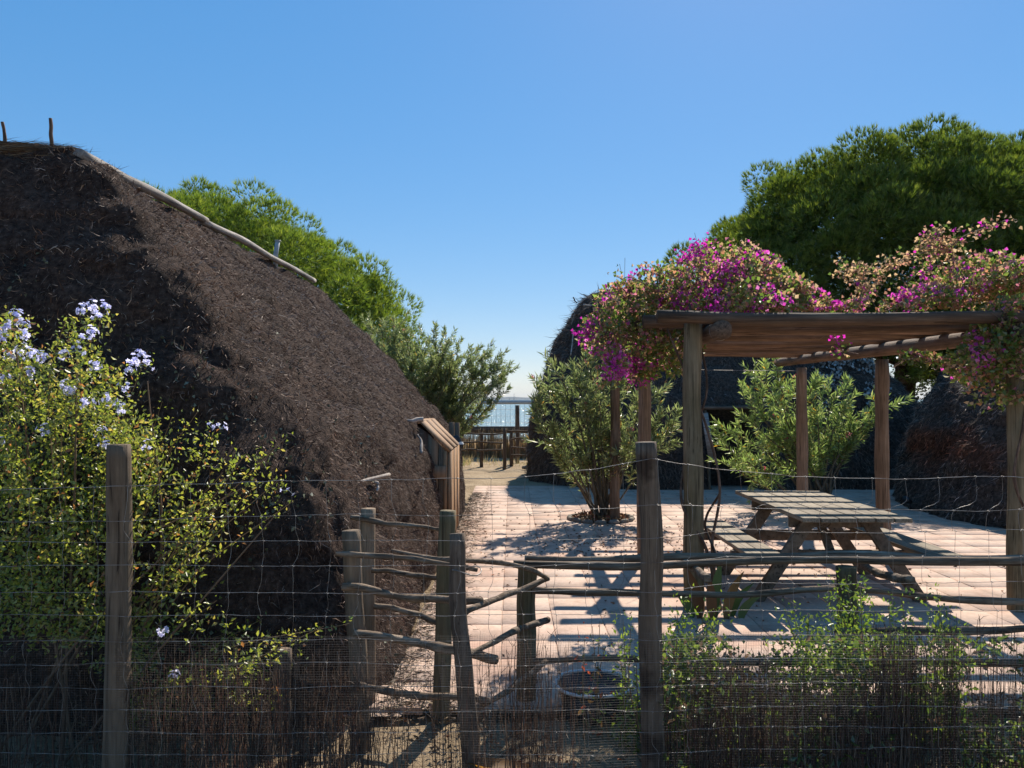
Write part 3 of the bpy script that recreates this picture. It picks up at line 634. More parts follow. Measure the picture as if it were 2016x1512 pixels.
# ================================================================ RAIL FENCE, GATE, WIRE FENCE
def rail(root, name, ctrl, r0, r1, seed, mat='rail', bend=.012): return log(name, None, None, r0, r1, M[mat], root, 10, 30, bend, .4, seed, ctrl=ctrl)
def rail_fence():
    root = empty('rail_fence', (2.0, 4.4, 0), 'low rustic fence of split branch rails crossing in front of the picnic table', 'fence')
    for k, (px, d, ht, rr) in enumerate(((1037, 4.38, 1108, .056), (1663, 4.42, 1115, .056))):
        b = P(px, 787, d); t = P(px, ht, d); log('post', (b[0], d, -.2), (b[0], d, t[2]), rr, rr * .97, M['post_green'], root, 16, 18, .008, .08, seed=70 + k)
    D1, D2 = 4.29, 4.49
    rail(root, 'rail', [P(1010, 1106, D1), P(1150, 1109, D1), P(1260, 1111, D1), P(1450, 1105, D1), P(1640, 1103, D1), P(1780, 1107, D1), P(2016, 1108, D1), P(2150, 1108, D1)], .020, .024, 1)
    rail(root, 'rail', [P(1035, 1096, D2), P(1180, 1101, D2), P(1350, 1095, D2), P(1550, 1094, D2), P(1680, 1090, D2), P(1850, 1099, D2), P(2100, 1098, D2)], .020, .026, 2)
    rail(root, 'rail', [P(1052, 1160, D1), P(1160, 1166, D1), P(1300, 1168, D1), P(1400, 1169, D1), P(1540, 1161, D1), P(1640, 1156, D1)], .019, .017, 3)
    rail(root, 'rail', [P(1640, 1158, D2 - .02), P(1760, 1163, D2), P(1850, 1173, D2), P(2016, 1187, D2), P(2120, 1192, D2)], .016, .024, 4)
    rail(root, 'rail', [P(1640, 1240, D1), P(1800, 1238, D1), P(2010, 1236, D1), P(2120, 1236, D1)], .022, .02, 5)
    rail(root, 'rail', [P(1050, 1300, D1), P(1200, 1296, D1), P(1400, 1300, D1), P(1650, 1300, D1), P(2100, 1305, D1)], .017, .02, 6)
    rail(root, 'cross_stub', [P(1333, 1088, 4.7), P(1355, 1110, 4.4), P(1392, 1137, 4.1)], .016, .022, 7, bend=.004)
    rail(root, 'cross_stub', [P(1668, 1098, 4.7), P(1725, 1125, 4.35), P(1788, 1141, 4.1)], .018, .026, 8, bend=.004)
rail_fence()
def gate():
    root = empty('branch_gate', (-.4, 4.0, 0), 'makeshift gate of upright posts and crooked branch rails beside the large hut', 'gate')
    def post(name, top, base, r0, r1, seed, mat='post'): log(name, (base[0], base[1], -.2), top, r0, r1, M[mat], root, 16, 22, .012, .08, seed=seed)
    post('post', P(695, 1040, 3.85), P(713, 1463, 3.8), .050, .043, 80)
    b = P(724, 1380, 4.34); post('post', P(729, 997, 4.34), b, .046, .042, 81)
    post('post', P(881, 1006, 4.15), P(868, 1413, 4.12), .050, .045, 82, 'post_green')
    post('post', P(898, 1049, 3.62), P(932, 1530, 3.45), .046, .038, 83, 'post_dark')
    F = 3.76
    rail(root, 'rail', [P(667, 1090, F), P(730, 1094, F), P(800, 1101, F), P(880, 1108, F - .06), P(940, 1118, F - .02)], .014, .011, 11)
    rail(root, 'rail', [P(673, 1150, F), P(710, 1157, F), P(790, 1170, F), P(885, 1178, F - .06), P(950, 1180, F)], .017, .019, 12)
    rail(root, 'rail', [P(700, 1240, F), P(760, 1253, F), P(820, 1266, F), P(893, 1278, F - .06), P(976, 1294, F)], .018, .023, 13)
    rail(root, 'rail', [P(708, 1343, F), P(760, 1353, F), P(830, 1361, F), P(900, 1366, F - .06), P(965, 1378, F)], .016, .018, 14)
    G = 4.27
    rail(root, 'rail', [P(689, 1019, G), P(740, 1028, G), P(800, 1034, G), P(868, 1041, G - .1)], .016, .012, 15)
    rail(root, 'rail', [P(735, 1121, G), P(800, 1130, G), P(866, 1140, G - .1)], .015, .015, 16)
    rail(root, 'rail', [P(736, 1189, G), P(800, 1205, G), P(865, 1220, G - .1)], .016, .017, 17)
    rail(root, 'rail', [P(772, 1080, 3.95), P(840, 1097, 3.8), P(900, 1103, 3.72), P(985, 1108, 3.9), P(1040, 1118, 4.0), P(1081, 1134, 4.15)], .012, .014, 18)
    rail(root, 'rail', [P(912, 1200, 3.62), P(960, 1186, 3.8), P(1020, 1160, 4.05), P(1080, 1139, 4.2)], .017, .016, 19)
    rail(root, 'rail', [P(908, 1290, 3.6), P(965, 1265, 3.8), P(1030, 1232, 4.05), P(1079, 1219, 4.2)], .013, .018, 20)
    rail(root, 'rail', [P(915, 1395, 3.6), P(960, 1378, 3.8), P(1020, 1340, 4.05), P(1076, 1298, 4.2)], .012, .016, 21)
    # wire loop tying the posts
    mb = MB(); a = np.linspace(0, 2 * np.pi, 18); c = P(906, 1122, 3.6); tube(mb, c + np.stack([.07 * np.cos(a) + .03, .06 * np.sin(a), .012 * np.sin(2 * a)], 1), .003, 5, 0, False); mb.build('wire_tie', M['wire'], root)
M['post_dark'] = surf_mat('dark_post_wood', [(0.25, (.05, .035, .025)), (.5, (.12, .085, .06)), (.75, (.20, .15, .11))], (7, 7, .55), 5, .85, .6, 9, .012)
gate()
b = P(560, 1290, 3.85); o = log('stump_post', (b[0], 3.85, -.15), (b[0], 3.85, .46), .045, .043, M['post_dark'], None, 14, 12, .005, .1, 90)
tag(o, 'short dark stump post standing in the brush below the pale blue flowered bush', 'post')

def wire_fence():
    root = empty('wire_fence', (-.5, 3.4, 0), 'galvanised stock wire fence on round wooden posts along the front', 'fence')
    WY = 3.315
    for k, (x, topy, r0) in enumerate(((-4.1, 872, .052), (P(238, 0, 3.4)[0], 873, .052), (P(1279, 0, 3.4)[0], 869, .050), (3.0, 870, .052))):
        t = P(0, topy, 3.4)[2]; log('post', (x + (.012 if k == 2 else 0), 3.4, -.2), (x - (.008 if k == 2 else 0), 3.4, t), r0 * 1.06, r0 * .96, M['post'] if k != 2 else M['post_brown2'], root, 20, 30, .012, .08, seed=95 + k)
    px_post = P(1279, 0, 3.4)[0]
    zs = [1.345, 1.20, 1.09, .985, .875, .775, .67, .57, .47, .37, .28, .19, .10]
    def zline(k, x):
        lift = .10 * np.exp(-np.abs(x - px_post) / .45) * (1 if k == 0 else .45 if k == 1 else .2 if k < 4 else 0)
        left = -.03 * np.clip((x + .9) / -1.5, 0, 1) * (1 if k < 2 else 0)
        rt = (.02 * np.clip((x - 1.2), 0, 1)) * (1 if k == 0 else .5 if k < 3 else 0) + (.04 if k in (2, 3, 4) else .02) * np.clip((x - .6) * 3, 0, 1) * (1 if k > 0 else 0)
        q = np.stack([x * 1.0, np.full_like(x, k * 3.3), np.zeros_like(x)], 1)
        return zs[k] + lift + rt + left + .008 * vnoise(q, 3.0, 4) + .003 * vnoise(q, 14, 5)
    def yline(k, x): return WY + .012 * vnoise(np.stack([x, np.full_like(x, k * 2.1), np.zeros_like(x)], 1), 2.5, 8)
    xs = np.arange(-4.1, 3.05, .024)
    for k in range(len(zs)):
        mb = MB(); tube(mb, np.stack([xs, yline(k, xs), zline(k, xs)], 1), .0011 if k else .0014, 5, 0, False); mb.build('line_wire', M['wire'], root, True)
    r = np.random.RandomState(21); x0 = -4.05; i = 0
    while x0 < 3.0:
        mb = MB(); pts = []; x = x0 + r.uniform(-.01, .01)
        skew = 0
        for k in range(len(zs)):
            right = x0 > px_post + .25
            xk = x0 + .006 * r.normal() + (.065 + .02 * r.rand() if (right and k == 0) else 0) + (.010 * math.sin(k * 1.1 + x0) if not right else .006 * k)
            xa = np.array([xk]); pts.append((xk, float(yline(k, xa)[0]) - .003, float(zline(k, xa)[0])))
            if k < len(zs) - 1: pts.append((xk + r.uniform(-.004, .004), WY - .004 + r.uniform(-.01, .01), (zs[k] * .45 + zs[k + 1] * .55)))
        if x0 > -.2 and x0 < px_post: pts = pts[:]
        mb = MB(); tube(mb, curve_pts(pts, len(pts) * 3), .0008, 4, 0, False)
        for k in range(len(zs)):
            q = np.array(pts[min(2 * k, len(pts) - 1)]); mb2 = q + np.array([[-.006, -.002, .001], [-.002, -.004, .003], [.003, -.004, -.002], [.006, -.002, .001]])
            tube(mb, mb2, .0014, 4, 0, True)
        mb.build('stay_wire', M['wire'], root, True); x0 += .1415; i += 1
    # fine welded mesh stapled along the bottom
    mb = MB(); r = np.random.RandomState(31); S = .0105; ztop = .70
    def mp(x, z):
        q = np.stack([x, z, np.zeros_like(x)], 1); return np.stack([x + .006 * vnoise(q, 2.2, 11), 3.298 + .014 * vnoise(q, 1.6, 12) + .004 * vnoise(q, 7, 13), z + (.012 * vnoise(q * np.array([1, .3, 1]), 2.0, 14) + .012 * np.sin(x * 1.4)) * np.clip(z / .3, 0, 1)], 1)
    vx = np.arange(-2.5, 2.45, S); hz = np.arange(.01, ztop, S * 1.0)
    def ribs(A, B, nseg, W):
        # A,B: (n,2) x,z ends -> thin three-sided wires
        t = np.linspace(0, 1, nseg + 1); n = len(A); g = A[:, None, :] * (1 - t)[None, :, None] + B[:, None, :] * t[None, :, None]
        p = mp(g[..., 0].ravel(), g[..., 1].ravel()).reshape(n, nseg + 1, 3); horiz = abs(B[0, 0] - A[0, 0]) > abs(B[0, 1] - A[0, 1])
        o1 = np.array([[0, -1, 0], [0, .5, .87], [0, .5, -.87]]) if horiz else np.array([[0, -1, 0], [.87, .5, 0], [-.87, .5, 0]])
        v = p[:, :, None, :] + o1[None, None] * W; b_ = (np.arange(n)[:, None] * (nseg + 1) + np.arange(nseg)[None, :]) * 3; b_ = b_.reshape(-1, 1)
        q = np.concatenate([np.concatenate([b_ + k, b_ + (k + 1) % 3, b_ + 3 + (k + 1) % 3, b_ + 3 + k], 1) for k in range(3)]); mb.add(v.reshape(-1, 3), q)
    ribs(np.stack([vx, np.full_like(vx, .005)], 1), np.stack([vx, np.full_like(vx, ztop)], 1), 10, .00027)
    ribs(np.stack([np.full_like(hz, -2.5), hz], 1), np.stack([np.full_like(hz, 2.45), hz], 1), 70, .00033)
    mb.build('fine_wire_mesh', M['mesh'], root)['kind'] = 'stuff'
M['post_brown2'] = surf_mat('knotty_post_wood', [(0.25, (.055, .038, .027)), (.45, (.15, .11, .078)), (.75, (.27, .21, .155))], (6, 6, .7), 5, .85, .8, 9, .014, [(.32, (.35, .3, .28)), (.45, (1, 1, 1))], 5)
wire_fence()

# brushwood screen: thin dry upright twigs behind the mesh
def brush():
    r = np.random.RandomState(41); n = 7000
    x = r.uniform(-2.5, 2.45, n); q = np.stack([x, x * 0, x * 0], 1)
    dens = .45 + .55 * vnoise(q, 2.6, 3) + .25 * vnoise(q, 9, 4); dens = np.where(x > .75, dens + .35, dens); dens = np.where((x > -.75) & (x < .0), dens - .25, dens)
    dens = np.where(x < -1.0, dens + .2, dens)
    x = x[r.rand(n) < dens * .62]; n = len(x); q = np.stack([x, x * 0, x * 0], 1)
    top = .48 + .10 * vnoise(q, 2.1, 6) + .07 * r.normal(size=n); top = np.where(x > 1.6, top + .18, top); top = np.where((x > .05) & (x < .5), top + .06, top)
    z0 = np.where(r.rand(n) < .6, 0, r.uniform(0, .25, n)); y = 3.36 + r.uniform(0, .07, n)
    mb = MB(); nseg = 4; t = np.linspace(0, 1, nseg + 1)
    cx = np.cumsum(np.concatenate([np.zeros((n, 1)), r.normal(size=(n, nseg)) * .009 + r.normal(size=(n, 1)) * .006], 1), 1); cy = np.cumsum(np.concatenate([np.zeros((n, 1)), r.normal(size=(n, nseg)) * .005], 1), 1)
    p = np.stack([x[:, None] + cx, y[:, None] + cy, z0[:, None] + (np.clip(top - z0, .08, 1))[:, None] * t[None]], -1)
    W = (r.uniform(.0010, .0024, n)[:, None] * np.linspace(1.1, .5, nseg + 1)[None])[:, :, None, None]
    o1 = np.array([[0, -1, 0], [.87, .5, 0], [-.87, .5, 0]]); v = p[:, :, None, :] + o1[None, None] * W
    b_ = ((np.arange(n)[:, None] * (nseg + 1) + np.arange(nseg)[None, :]) * 3).reshape(-1, 1)
    qd = np.concatenate([np.concatenate([b_ + k, b_ + (k + 1) % 3, b_ + 3 + (k + 1) % 3, b_ + 3 + k], 1) for k in range(3)])
    mb.add(v.reshape(-1, 3), qd, None, np.repeat(pick(n, [(3, (.07, .042, .03)), (3, (.13, .082, .056)), (1, (.22, .16, .115)), (1, (.14, .06, .04))], r), (nseg + 1) * 3, 0))
    # side sprigs
    k = r.randint(0, n, 9000); s = r.randint(1, nseg + 1, 9000); c = p[k, s]; d = nrm(np.stack([r.normal(size=9000) * .5, r.normal(size=9000) * .2, r.uniform(.3, 1, 9000)], 1))
    straws(mb, c, d, r.uniform(.015, .06, 9000), .0022, pick(9000, [(3, (.07, .045, .035)), (2, (.14, .10, .075))], r), .5, r)
    tag(mb.build('brushwood_screen', M['twig'], origin=(0, 3.38, 0)), 'thin dry upright twigs of a brushwood screen behind the fine wire mesh', 'brushwood', kind='stuff')
brush()

# ================================================================ PLANTS
def ellipsoid_pts(r, n, c, rad, shell=.55):
    d = nrm(r.normal(size=(n, 3))); s = (shell ** 3 + (1 - shell ** 3) * r.rand(n, 1)) ** (1 / 3); return np.asarray(c) + d * s * np.asarray(rad), d
def bougainvillea(name, blobs, label, n_per_m, stems, seed, loc, shoots=()):
    root = empty(name, loc, label, 'bougainvillea'); r = np.random.RandomState(seed)
    mb = MB(); fl = MB(); tw = MB()
    for (px, py, d, rx, ry, rd, mag, dark) in blobs:
        c = P(px, py, d); rad = np.array([rx / FPX * d, rd, ry / FPX * d]); area = (rad[0] * rad[2] + rad[0] * rad[1] + rad[1] * rad[2]) * 4.2
        n = int(area * n_per_m); p, dr = ellipsoid_pts(r, n, c, rad, .45)
        p = p + .05 * np.stack([vnoise(p, 5, 1), vnoise(p, 5, 2), vnoise(p, 5, 3)], 1) + .13 * dr * np.clip(vnoise(p, 3.1, 7), -.4, 1)[:, None]
        keep = vnoise(p, 5.0, 9) > -.42; p = p[keep]; dr = dr[keep]; n = len(p)
        v = vnoise(p, 3.6, seed) + .35 * vnoise(p, 11, seed + 1); inner = np.linalg.norm((p - c) / rad, axis=1)
        v = vnoise(p, 4.6, seed) + .55 * vnoise(p, 12, seed + 1); ismag = (v > (.40 if seed < 120 else .56) - mag) & (inner > .55); g = r.rand(n); isgreen = ~ismag & (g < .50 + dark * .25)
        istan = ~ismag & ~isgreen
        d0 = nrm(dr + np.array([0, -.1, .25]) + .9 * r.normal(size=p.shape))
        gg = pick(n, [(3, (.10, .155, .035)), (2, (.16, .22, .055)), (1, (.22, .22, .06))], r)
        leaves(mb, p[isgreen], d0[isgreen], r.uniform(.035, .06, isgreen.sum()), .034, gg[isgreen], .25, r)
        tt = pick(n, [(4, (.36, .25, .14)), (2, (.44, .34, .21)), (2, (.36, .19, .12)), (2.0, (.47, .20, .25))], r)
        leaves(fl, p[istan], d0[istan], r.uniform(.03, .048, istan.sum()), .038, tt[istan], .35, r)
        mm = pick(n, [(4, (.42, .06, .34)), (3, (.52, .11, .40)), (2, (.58, .22, .46))], r)
        leaves(fl, p[ismag], d0[ismag], r.uniform(.03, .046, ismag.sum()), .036, mm[ismag], .3, r)
        for _ in range(int(6 + area * 10)):
            a = c + nrm(r.normal(size=3)) * rad * .3; b_ = c + nrm(r.normal(size=3)) * rad * r.uniform(.7, 1.1)
            tube(tw, curve_pts([a, (a + b_) / 2 + r.normal(size=3) * .05, b_], 6), np.linspace(.005, .002, 6), 4, 0, False, (.16, .11, .08))
    for ctrl, dens, mg in shoots:
        pts = curve_pts([P(*q) for q in ctrl], 30); tube(tw, pts, np.linspace(.006, .0025, 30), 5, 0, False, (.2, .14, .10))
        n = int(dens); k = r.randint(0, 29, n); cl = r.rand(n) < .9; kk = (np.round(k / 3.2) * 3.2).clip(0, 29).astype(int); base = pts[np.where(cl, kk, k)]
        p = base + r.normal(size=(n, 3)) * .045; d0 = nrm(r.normal(size=(n, 3))); t_ = r.rand(n)
        leaves(fl, p, d0, r.uniform(.028, .04, n), .032, np.where((t_ < mg)[:, None], pick(n, [(1, (.48, .07, .36))], r), np.where((t_ < mg + .22)[:, None], pick(n, [(1, (.10, .15, .04))], r), pick(n, [(3, (.45, .33, .20)), (1, (.42, .24, .17))], r))), .35, r)
        for q in range(0, 29, 3):
            b_ = pts[q] + r.normal(size=3) * .07; tube(tw, [pts[q], b_], .002, 3, 0, False, (.2, .14, .1))
    mb.build('leaf_cover', M['leaf'], root)['kind'] = 'stuff'; fl.build('bracts', M['petal'], root)['kind'] = 'stuff'; tw.build('twigs', M['twig'], root)['kind'] = 'stuff'
    for k, ctrl in enumerate(stems): log('stem', None, None, .014, .009, M['twig_bark'], root, 8, 40, .02, .25, seed + k, ctrl=ctrl)
bougainvillea('bougainvillea', [
    (1235, 600, 6.9, 62, 42, .45, .0, 0), (1300, 568, 7.0, 70, 45, .5, .05, 0), (1385, 545, 7.1, 66, 52, .55, .05, 0), (1465, 548, 7.1, 70, 55, .6, 0, 0),
    (1540, 575, 7.0, 60, 42, .5, .05, 0), (1610, 597, 6.7, 50, 20, .4, .15, 0), (1668, 605, 6.6, 34, 13, .35, .15, 0), (1200, 655, 6.7, 42, 50, .35, .05, .2),
    (1250, 665, 6.8, 60, 45, .4, -.05, .4), (1205, 722, 6.5, 26, 36, .25, .2, .2), (1305, 690, 7.1, 58, 58, .45, -.25, 1.0), (1262, 735, 7.0, 40, 34, .3, -.1, .8),
    (1398, 600, 7.0, 110, 22, .6, -.05, .5), (1490, 604, 6.8, 100, 16, .6, .0, .4)],
    'bougainvillea with magenta and papery tan bracts heaped over the left end of the pergola roof', 900,
    [[(1.62, 6.18, -.05), (1.56, 6.12, .5), (1.36, 6.2, .9), (1.44, 6.36, 1.3), (1.6, 6.3, 1.8), (1.5, 6.5, 2.5)], [(1.68, 6.2, -.05), (1.62, 6.25, .5), (1.66, 6.2, 1.0), (1.58, 6.3, 1.5), (1.3, 6.4, 2.3)], [(1.6, 6.26, -.05), (1.64, 6.12, .35), (1.57, 6.3, .7), (1.66, 6.22, .95)]], 101, (1.62, 6.2, 0),
    [([(1275, 560, 6.6), (1240, 545, 6.6), (1225, 548, 6.6), (1212, 542, 6.5)], 26, .0), ([(1340, 520, 6.9), (1370, 490, 6.9), (1395, 486, 6.9)], 160, .9), ([(1440, 510, 7), (1460, 488, 7), (1478, 482, 7)], 110, .05), ([(1170, 640, 6.6), (1155, 655, 6.6), (1150, 665, 6.6)], 90, .9)])
bougainvillea('bougainvillea', [
    (1835, 585, 6.6, 62, 34, .4, .0, 0), (1900, 560, 6.7, 72, 46, .5, -.05, 0), (1975, 560, 6.7, 70, 54, .5, .05, 0), (2060, 570, 6.6, 90, 70, .6, 0, 0), (1770, 600, 6.5, 28, 14, .25, 0, 0),
    (1985, 625, 6.2, 60, 42, .3, .05, .3), (1955, 690, 6.2, 70, 44, .3, -.1, .8), (1900, 722, 6.3, 50, 28, .25, -.2, .6), (2010, 730, 6.1, 55, 60, .3, -.15, .7), (1840, 712, 6.4, 34, 14, .2, .1, .0), (1788, 708, 6.5, 20, 10, .15, .1, 0), (1960, 770, 6.3, 30, 20, .15, -.2, .5)],
    'bougainvillea with mostly tan bracts spilling over the right end of the pergola roof', 900,
    [[(4.2, 6.1, -.05), (4.12, 6.08, .6), (3.98, 6.1, 1.1), (4.1, 6.12, 1.6), (4.2, 6.3, 2.5)]], 131, (4.2, 6.1, 0),
    [([(1700, 600, 6.6), (1745, 530, 6.7), (1800, 503, 6.7), (1850, 490, 6.7), (1880, 478, 6.7)], 420, .04), ([(1860, 500, 6.7), (1900, 465, 6.6), (1950, 445, 6.5), (1985, 432, 6.4)], 130, .12),
     ([(1655, 533, 6.6), (1690, 533, 6.6), (1725, 535, 6.6)], 150, .0), ([(1765, 580, 6.6), (1800, 545, 6.6), (1850, 520, 6.6)], 60, .1), ([(1690, 600, 6.5), (1700, 570, 6.5), (1712, 555, 6.5)], 110, .1), ([(1820, 480, 6.7), (1840, 462, 6.7), (1850, 455, 6.7)], 110, .1), ([(1640, 650, 7.3), (1650, 680, 7.3), (1665, 695, 7.3)], 60, .5)])

def oleander(loc, stems, label, seed, leafn, L=.11, W=.018, flowers=6, table=None, droop=.2, shoot_len=.45, sub=5, base_spread=.10):
    """stems: list of tip points; each stem arches from the root to its tip, carrying side shoots clothed in whorls"""
    r = np.random.RandomState(seed); root = empty('oleander', loc, label, 'shrub', 'oleander shrubs around the courtyard'); loc = np.array(loc, float)
    mb = MB(); fl = MB(); tips = []
    table = table or [(4, (.17, .215, .085)), (3, (.235, .28, .115)), (1, (.32, .33, .15)), (.15, (.42, .28, .09))]
    st = MB()
    for k, tip in enumerate(stems):
        tip = loc + (np.array(tip, float) - loc) * (1 - shoot_len * .16); a = loc + np.array([r.uniform(-1, 1) * base_spread, r.uniform(-1, 1) * base_spread, -.05]); m1 = a + (tip - a) * .45 + np.array([0, 0, .12 * (tip - a)[2]]) + r.normal(size=3) * .04
        pts = curve_pts([a, m1, tip], 12); tube(st, pts, np.linspace(.022, .006, 12) * r.uniform(.7, 1.2), 6, .15, False, (.9, .9, .9), k)
        if k % 2 == 0: st.build('stem', M['stem'], root, True); st = MB()
        for s in range(sub):
            t = r.randint(5, 12) if s else 11; b = pts[t]; dirn = nrm(nrm(pts[t] - pts[t - 1]) * 1.0 + r.normal(size=3) * .6 * np.array([1, 1, .6]) + np.array([0, 0, .25])); e = b + dirn * shoot_len * r.uniform(.5, 1.1); sp = curve_pts([b, (b + e) / 2 + r.normal(size=3) * .02, e], 7)
            tube(st, sp, np.linspace(.006, .002, 7), 4, 0, False, (.9, 1, .8)); tips.append(sp)
    if st.n: st.build('stem', M['stem'], root, True)
    per = max(6, leafn // max(1, len(tips)))
    for sp in tips:
        t = r.rand(per) ** .8; x = t * 5.999; i = x.astype(int); c = sp[i] + (sp[i + 1] - sp[i]) * (x - i)[:, None]; ax = nrm(sp[-1] - sp[0]); rd = nrm(r.normal(size=(per, 3))); rd = nrm(rd - (rd @ ax)[:, None] * ax)
        d = nrm(ax * (.45 + .9 * t[:, None]) + rd + np.array([0, 0, -droop]) * (1 - t[:, None])); leaves(mb, c, d, L * r.uniform(.6, 1.1, per), W * r.uniform(.7, 1.1, per), pick(per, table, r), .12, r)
    for k in r.choice(len(tips), min(flowers, len(tips)), replace=False):
        c = tips[k][-1] + np.array([0, 0, .02]); n = 16; leaves(fl, c + r.normal(size=(n, 3)) * .018, nrm(r.normal(size=(n, 3)) + [0, 0, .6]), .026, .02, pick(n, [(1, (.50, .10, .16)), (1, (.52, .20, .24))], r), .2, r)
    mb.build('leaves', M['leaf_tough'], root)['kind'] = 'stuff'
    if fl.n: fl.build('flowers', M['petal'], root)['kind'] = 'stuff'
M['stem'] = surf_mat('grey_green_stem', [(0.3, (.08, .065, .045)), (.5, (.15, .125, .085)), (.7, (.24, .205, .15))], (6, 6, 1), 6, .9, .5, 9, .005)
r = np.random.RandomState(3)
# behind the left hut
def rnd_tips(poly, d, dd, r):  return [P(x, y, d + r.uniform(-dd, dd)) for x, y in poly]
tips = [(700, 650), (720, 625), (735, 655), (770, 650), (790, 690), (960, 700), (890, 720), (870, 740), (800, 730), (990, 770), (730, 680), (745, 640), (775, 625), (800, 660), (830, 650), (860, 640), (885, 650), (905, 680), (925, 690), (950, 690), (975, 710), (1000, 715), (985, 745), (960, 755), (935, 765), (905, 745), (880, 700), (850, 690), (815, 700), (790, 720), (850, 740), (895, 785), (925, 800), (860, 790), (760, 690), (840, 720), (870, 670), (905, 720), (830, 760), (940, 730)]
oleander((-1.75, 15.2, 0), rnd_tips(tips, 15.2, .9, r), 'tall spreading oleander shrub behind the large left hut against the sky', 201, 42000, .11, .017, 9, None, .25, .5, 16, .25)
tips = [(1050, 790), (1075, 760), (1100, 730), (1130, 720), (1160, 700), (1190, 735), (1220, 740), (1085, 850), (1060, 840), (1110, 860), (1150, 800), (1180, 780), (1220, 820), (1240, 880), (1200, 850), (1130, 800), (1290, 770), (1320, 800), (1110, 900), (1300, 850), (1260, 800), (1160, 890), (1150, 750), (1330, 840)]
oleander((1.3, 11.0, 0), rnd_tips(tips, 10.9, .6, r), 'oleander shrub fanning out from a stone ringed bed by the left rear pergola post', 211, 7500, .135, .023, 6, None, .1, .40, 9, .12)
tips = [(1455, 770), (1475, 745), (1500, 735), (1525, 722), (1555, 770), (1590, 760), (1640, 770), (1665, 760), (1700, 800), (1740, 790), (1755, 790), (1610, 820), (1425, 880), (1420, 910), (1450, 850), (1480, 830), (1540, 830), (1500, 880), (1570, 860), (1620, 870), (1670, 850), (1700, 840), (1460, 920), (1590, 910), (1550, 800), (1520, 780)]
oleander((4.75, 12.0, 0), rnd_tips(tips, 11.9, .5, r), 'bright green oleander shrub growing in front of the dark doorway behind the picnic table', 221, 8000, .14, .023, 7, [(4, (.20, .28, .085)), (3, (.26, .33, .11)), (1, (.34, .37, .15)), (.25, (.45, .30, .07))], .05, .45, 9, .2)
# ring bed of O2
def bed():
    root = empty('planting_bed', (1.28, 10.95, 0), 'small round bed edged with stones at the foot of the left rear post', 'bed'); r = np.random.RandomState(5)
    mb = MB(); a = np.linspace(0, 2 * np.pi, 24, endpoint=False); v = [(1.25 + .42 * math.cos(x), 10.9 + .4 * math.sin(x), .016) for x in a] + [(1.25, 10.9, .03)]; mb.add(v, None, [(i, (i + 1) % 24, 24) for i in range(24)]); mb.build('soil', M['soil'], root)
    for k in range(15):
        x = 2 * math.pi * k / 15; mb = MB(); c = np.array([1.25 + .44 * math.cos(x), 10.9 + .42 * math.sin(x), .03]); t = np.array([-math.sin(x), math.cos(x), 0]); tube(mb, [c - t * .075, c - t * .05, c + t * .05, c + t * .075], [.02, .035, .035, .02], 7, .3, True, (.8 + .3 * r.rand(),) * 3, k); mb.build('edging_stone', M['stone'], root, True)
    mb = MB(); n = 500; an = r.uniform(0, 6.28, n); rd = .4 * np.sqrt(r.rand(n)); leaves(mb, np.stack([1.25 + rd * np.cos(an), 10.9 + rd * np.sin(an), .03 + .04 * r.rand(n)], 1), r.normal(size=(n, 3)), .06, .02, pick(n, [(2, (.30, .10, .05)), (2, (.20, .12, .06)), (1, (.35, .2, .08))], r), .3, r); mb.build('dead_leaves', M['twig'], root)['kind'] = 'stuff'
M['soil'] = surf_mat('dark_soil', [(.3, (.03, .022, .015)), (.7, (.09, .065, .045))], (1, 1, 1), 20, .95, .8, 40, .02)
M['stone'] = surf_mat('rough_stone', [(.3, (.14, .12, .095)), (.7, (.30, .26, .21))], (1, 1, 1), 12, .9, .8, 30, .01)
bed()

# plumbago: pale blue flowers
def inside(poly, x, y):
    poly = np.asarray(poly, float); c = np.zeros(len(x), bool); j = len(poly) - 1
    for i in range(len(poly)):
        xi, yi = poly[i]; xj, yj = poly[j]; m = ((yi > y) != (yj > y)) & (x < (xj - xi) * (y - yi) / (yj - yi + 1e-9) + xi); c ^= m; j = i
    return c
def bushy(root, sprays, r, leaf_table, leafL, mb, st, nleaf, jit=.02, up=.5):
    for ctrl, n in sprays:
        pts = curve_pts(ctrl, 14); tube(st, pts, np.linspace(.0045, .0015, 14), 4, 0, False, (.22, .15, .08)); k = r.randint(0, 13, n); c = pts[k] + (pts[k + 1] - pts[k]) * r.rand(n, 1) + r.normal(size=(n, 3)) * jit
        ax = nrm(pts[-1] - pts[0]); d = nrm(r.normal(size=(n, 3)) + ax * up); sz = leafL * r.uniform(.45, 1.15, n) * np.interp(k, [0, 13], [1.1, .65]); leaves(mb, c, d, sz, sz * .5, pick(n, leaf_table, r), .22, r)
